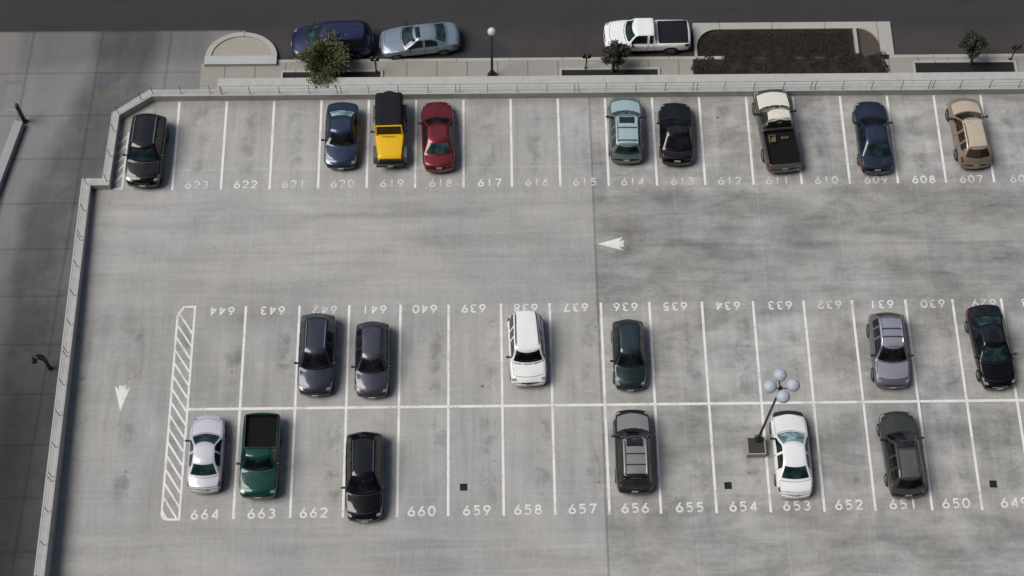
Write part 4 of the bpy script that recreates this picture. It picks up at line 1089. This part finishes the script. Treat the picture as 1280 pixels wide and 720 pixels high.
        mm = MB(); mm.rbox((xcowl - 0.20, sy * 0.93, 1.18), (0.08, 0.18, 0.15), 0.03, 2); mm.box((xcowl - 0.20, sy * 0.82, 1.14), (0.04, 0.12, 0.04)); mm.build('side_mirror', M_trim, t, smooth=True)
        MB().rbox((-f + 0.23, sy * 0.66, 0.88), (0.06, 0.14, 0.2), 0.02, 2).build('taillight', M_tail, t)
    MB().rbox((f - 0.08, 0, 0.56), (0.16, 1.50, 0.20), 0.05, 3).build('front_bumper', M_trim, t, smooth=True)
    MB().box((f + 0.012, 0, 0.58), (0.02, 0.31, 0.13)).build('licence_plate', M_plate, t)
    MB().rbox((-f + 0.16, 0, 0.54), (0.14, 1.50, 0.18), 0.04, 3).build('rear_bumper', M_trim, t, smooth=True)
    sp = TYRE.build('spare_wheel', M_rubber, t, smooth=True); sp.location = (-f + 0.13, 0, 1.10); sp.rotation_euler = (0, 0, math.pi / 2); sp.scale = (1.15, 1, 1.15)
    rm = RIM.build('rim', M_alloy, sp, smooth=True)
offroader()

# ------------------------------------------------------------------ lot lamp with four globes
def sphere_mb(r, sq=1.0, n=20):
    return MB().lathe([(max(1e-4, r * math.sin(math.pi * i / n)), -r * sq * math.cos(math.pi * i / n)) for i in range(n + 1)], 24)
def lot_lamp():
    p = G(945.8, 553, 0.0)
    t = thing('lot_lamp', 'black lamp post with four pale globes on a square concrete base beside the white sedan', 'lamp post', (p.x, p.y, 0))
    bx, by = -0.12, -0.33
    m_ = MB(); m_.box((bx, by, 0.24), (0.92, 0.92, 0.48)); m_.build('plinth', concrete('plinth_concrete', (0.34, 0.32, 0.28), 0.3), t)
    MB().box((bx, by, 0.487), (0.80, 0.80, 0.012)).build('plinth_top', simple('dark_plate', (0.035, 0.03, 0.026), 0.7, vary=0.3), t)
    H = 7.45
    MB().lathe([(0.20, 0.45), (0.20, 0.62), (0.13, 0.72), (0.10, 0.80)], 16).build('pole_base', M_black, t, smooth=True)
    MB().tube([(0, 0, 0.5), (0, 0, H)], [0.07, 0.05], 12).build('pole', M_black, t, smooth=True)
    MB().lathe([(0.07, H - 0.12), (0.10, H - 0.06), (0.10, H + 0.05), (0.05, H + 0.14), (0.001, H + 0.2)], 14).build('hub', M_black, t, smooth=True)
    for k in range(4):
        an = R(3) + math.pi / 2 * k; dx, dy = math.cos(an), math.sin(an); r = 0.53
        arm = MB().tube([(dx * 0.05, dy * 0.05, H), (dx * r * 0.5, dy * r * 0.5, H - 0.10), (dx * r, dy * r, H - 0.04), (dx * r, dy * r, H + 0.06)], 0.03, 8).build('arm', M_black, t, smooth=True)
        g_ = sphere_mb(0.315, 0.85).build('globe', M_globe, t, smooth=True); g_.location = (dx * r, dy * r, H + 0.30)
        MB().lathe([(0.11, H - 0.02), (0.13, H + 0.02), (0.10, H + 0.06)], 12, 'Z', (dx * r, dy * r, 0)).build('collar', M_black, t, smooth=True)
lot_lamp()
def street_lamp():
    p = G(615, 94.5, ZW)
    t = thing('street_lamp', 'black street lamp with a single white globe on the far pavement', 'lamp post', (p.x, p.y, ZW))
    MB().lathe([(0.26, 0), (0.26, 0.10), (0.20, 0.22), (0.13, 0.40), (0.09, 0.55)], 16).build('base', M_black, t, smooth=True)
    MB().tube([(0, 0, 0.5), (0, 0, 4.15)], [0.075, 0.055], 12).build('pole', M_black, t, smooth=True)
    MB().lathe([(0.06, 4.0), (0.15, 4.10), (0.15, 4.15), (0.08, 4.17)], 14).build('collar', M_black, t, smooth=True)
    g_ = sphere_mb(0.23).build('globe', M_globew, t, smooth=True); g_.location = (0, 0, 4.36)
street_lamp()
def meter(px, py, label, lean=0.0):
    p = G(px, py, ZW)
    t = thing('parking_meter', label, 'parking meter', (p.x, p.y, ZW), 0, 'parking meters along the far pavement')
    MB().lathe([(0.13, 0), (0.13, 0.06), (0.06, 0.12)], 12).build('base', M_black, t, smooth=True)
    MB().tube([(0, 0, 0.1), (0, 0, 1.15)], 0.04, 8).build('post', M_black, t, smooth=True)
    MB().box((0, 0, 1.15), (0.34, 0.05, 0.05)).build('yoke', M_black, t)
    for sx in (-0.15, 0.15):
        h = MB().rbox((sx, 0, 1.36), (0.21, 0.16, 0.38), 0.07, 3).build('meter_head', M_black, t, smooth=True)
meter(470.5, 90, 'black parking meter at the right end of the tree pit by the blue minivan')
meter(732, 86.5, 'black twin parking meter left of the small tree by the white pickup')
meter(1262.5, 75.5, 'black parking meter at the right edge of the picture')
for px, py, n in ((579.5, 609, 659), (910, 607, 654), (1241.5, 605, 649)):
    p = G(px, py, 0)
    t = thing('floor_drain', f'small square black floor drain in stall {n}', 'drain', (p.x, p.y, 0), 0, 'square floor drains')
    m_ = MB(); fr_ = 0.18
    for s in (-1, 1):
        m_.box((s * (fr_ - 0.015), 0, 0.006), (0.03, 0.36, 0.012)); m_.box((0, s * (fr_ - 0.015), 0.006), (0.298, 0.03, 0.012))
    m_.build('frame', M_iron, t)
    m_ = MB(); m_.add([(-0.165, -0.165, 0.003), (0.165, -0.165, 0.003), (0.165, 0.165, 0.003), (-0.165, 0.165, 0.003)], [(0, 1, 2, 3)])
    for k in range(5): m_.box((-0.12 + 0.06 * k, 0, 0.007), (0.02, 0.29, 0.007))
    m_.build('grate', M_iron, t)
# driveway fittings
def left_low_wall():
    a = G(31, 157, zc); b_ = G(-8, 262, zc); e = a + (b_ - a) * 6
    d = (b_ - a).normalized(); n = Vector((d.y, -d.x, 0)); n = n if n.x < 0 else -n
    wd = 0.48; h = 0.42
    m_ = MB(); P_ = [a, e, e + n * wd, a + n * wd]
    m_.prism([(p.x, p.y) for p in P_], zc - 0.02, zc + h)
    tag(m_.build('low_wall', concrete('low_wall_concrete', (0.33, 0.335, 0.35), 0.3)), 'low grey concrete wall slanting along the left edge of the driveway', 'low wall')
    t = thing('gate_post', 'dark upright post with a thin side arm at the end of the low wall', 'post', (a.x - 0.02, a.y + 0.25, zc), 0)
    MB().lathe([(0.16, 0), (0.16, 0.08), (0.10, 0.14)], 12).build('base', M_black, t, smooth=True)
    MB().rbox((0, 0, 0.95), (0.18, 0.22, 1.7), 0.04, 2).build('post', M_black, t, smooth=True)
    MB().tube([(-0.05, 0, 1.1), (-0.75, 0.15, 1.1)], 0.03, 6).build('arm', M_rail, t)
left_low_wall()
def reader():
    p = G(63, 461, zc)
    t = thing('card_reader', 'dark gooseneck card reader standing on the driveway beside the left parapet', 'card reader', (p.x, p.y, zc))
    MB().lathe([(0.13, 0), (0.13, 0.05), (0.08, 0.09)], 12).build('base', M_black, t, smooth=True)
    pts = [(0, 0, 0.05), (0.02, 0, 0.7), (0.02, 0.02, 1.15), (-0.06, 0.04, 1.42), (-0.24, 0.05, 1.52), (-0.44, 0.03, 1.44), (-0.52, 0.0, 1.22)]
    MB().tube(pts, [0.11, 0.10, 0.11, 0.15, 0.16, 0.14, 0.11], 10).build('gooseneck', M_black, t, smooth=True)
    MB().rbox((-0.54, -0.03, 1.12), (0.26, 0.20, 0.30), 0.05, 3).build('reader_head', M_black, t, smooth=True)
reader()

# ------------------------------------------------------------------ trees
def tree(px, py, H, rx, rz_, cz, n, label, leafm, seed, lean=(0, 0), frond=False):
    p = G(px, py, ZW); rnd = random.Random(seed)
    t = thing('street_tree', label, 'tree', (p.x, p.y, ZW), 0, 'small trees along the far pavement')
    tr = MB(); top = Vector((lean[0], lean[1], cz))
    tr.tube([(0, 0, 0), (lean[0] * 0.3, lean[1] * 0.3, cz * 0.4), top], [0.10, 0.075, 0.05], 9)
    tips = []
    for k in range(26):
        an = rnd.uniform(0, 6.28); el = rnd.uniform(-0.35, 1.3); rr = rnd.uniform(0.55, 1.0)
        e = top + Vector((rx * rr * math.cos(an) * math.cos(el), rx * rr * math.sin(an) * math.cos(el), rz_ * rr * math.sin(el)))
        s = Vector((lean[0] * 0.6, lean[1] * 0.6, cz * rnd.uniform(0.45, 0.95)))
        mid_ = s.lerp(e, 0.5) + Vector((0, 0, 0.12))
        tr.tube([s, mid_, e], [0.035, 0.022, 0.008], 5); tips.append((s, mid_, e))
    tr.build('trunk', M_bark, t, smooth=True)
    cr = MB()
    for (s, m_, e) in tips:
        # clump of leaves round each limb end
        rad = rnd.uniform(0.20, 0.38) * rx
        for _ in range(n // len(tips)):
            q = rnd.random()
            if q < 0.35: c = s.lerp(m_, rnd.random()) if q < 0.1 else m_.lerp(e, rnd.random())
            else: c = e
            v = Vector((rnd.gauss(0, 1), rnd.gauss(0, 1), rnd.gauss(0, 0.8)))
            c = c + v * rad * 0.5
            s_ = rnd.uniform(0.05, 0.115)
            u = Vector((rnd.uniform(-1, 1), rnd.uniform(-1, 1), rnd.uniform(-1, 0.6))).normalized()
            if frond: u = ((c - top).normalized() + u * 0.4).normalized()
            b_ = u.cross(Vector((rnd.uniform(-.8, .8), rnd.uniform(-.8, .8), 1))).normalized()
            cr.add([c - u * s_, c + b_ * s_ * 0.42, c + u * s_ * 1.2, c - b_ * s_ * 0.42], [(0, 1, 2, 3)])
    cr.build('crown', leafm, t)
tree(411, 93.5, 2.8, 1.38, 0.66, 1.45, 6800, 'bushy olive green tree in front of the dark blue minivan', M_leaf, 5, (-0.15, 0.1), True)
tree(766, 89.5, 2.6, 0.70, 0.8, 1.45, 3000, 'small dark green tree in front of the white pickup', M_leafd, 9, (0.05, 0.2))
tree(1214, 80.5, 3.0, 0.66, 0.85, 1.8, 2600, 'small dark green tree near the right edge beside the street', M_leafd, 14, (-0.45, 0.0))

SC.render.engine = 'CYCLES'
SC.cycles.diffuse_bounces = 1
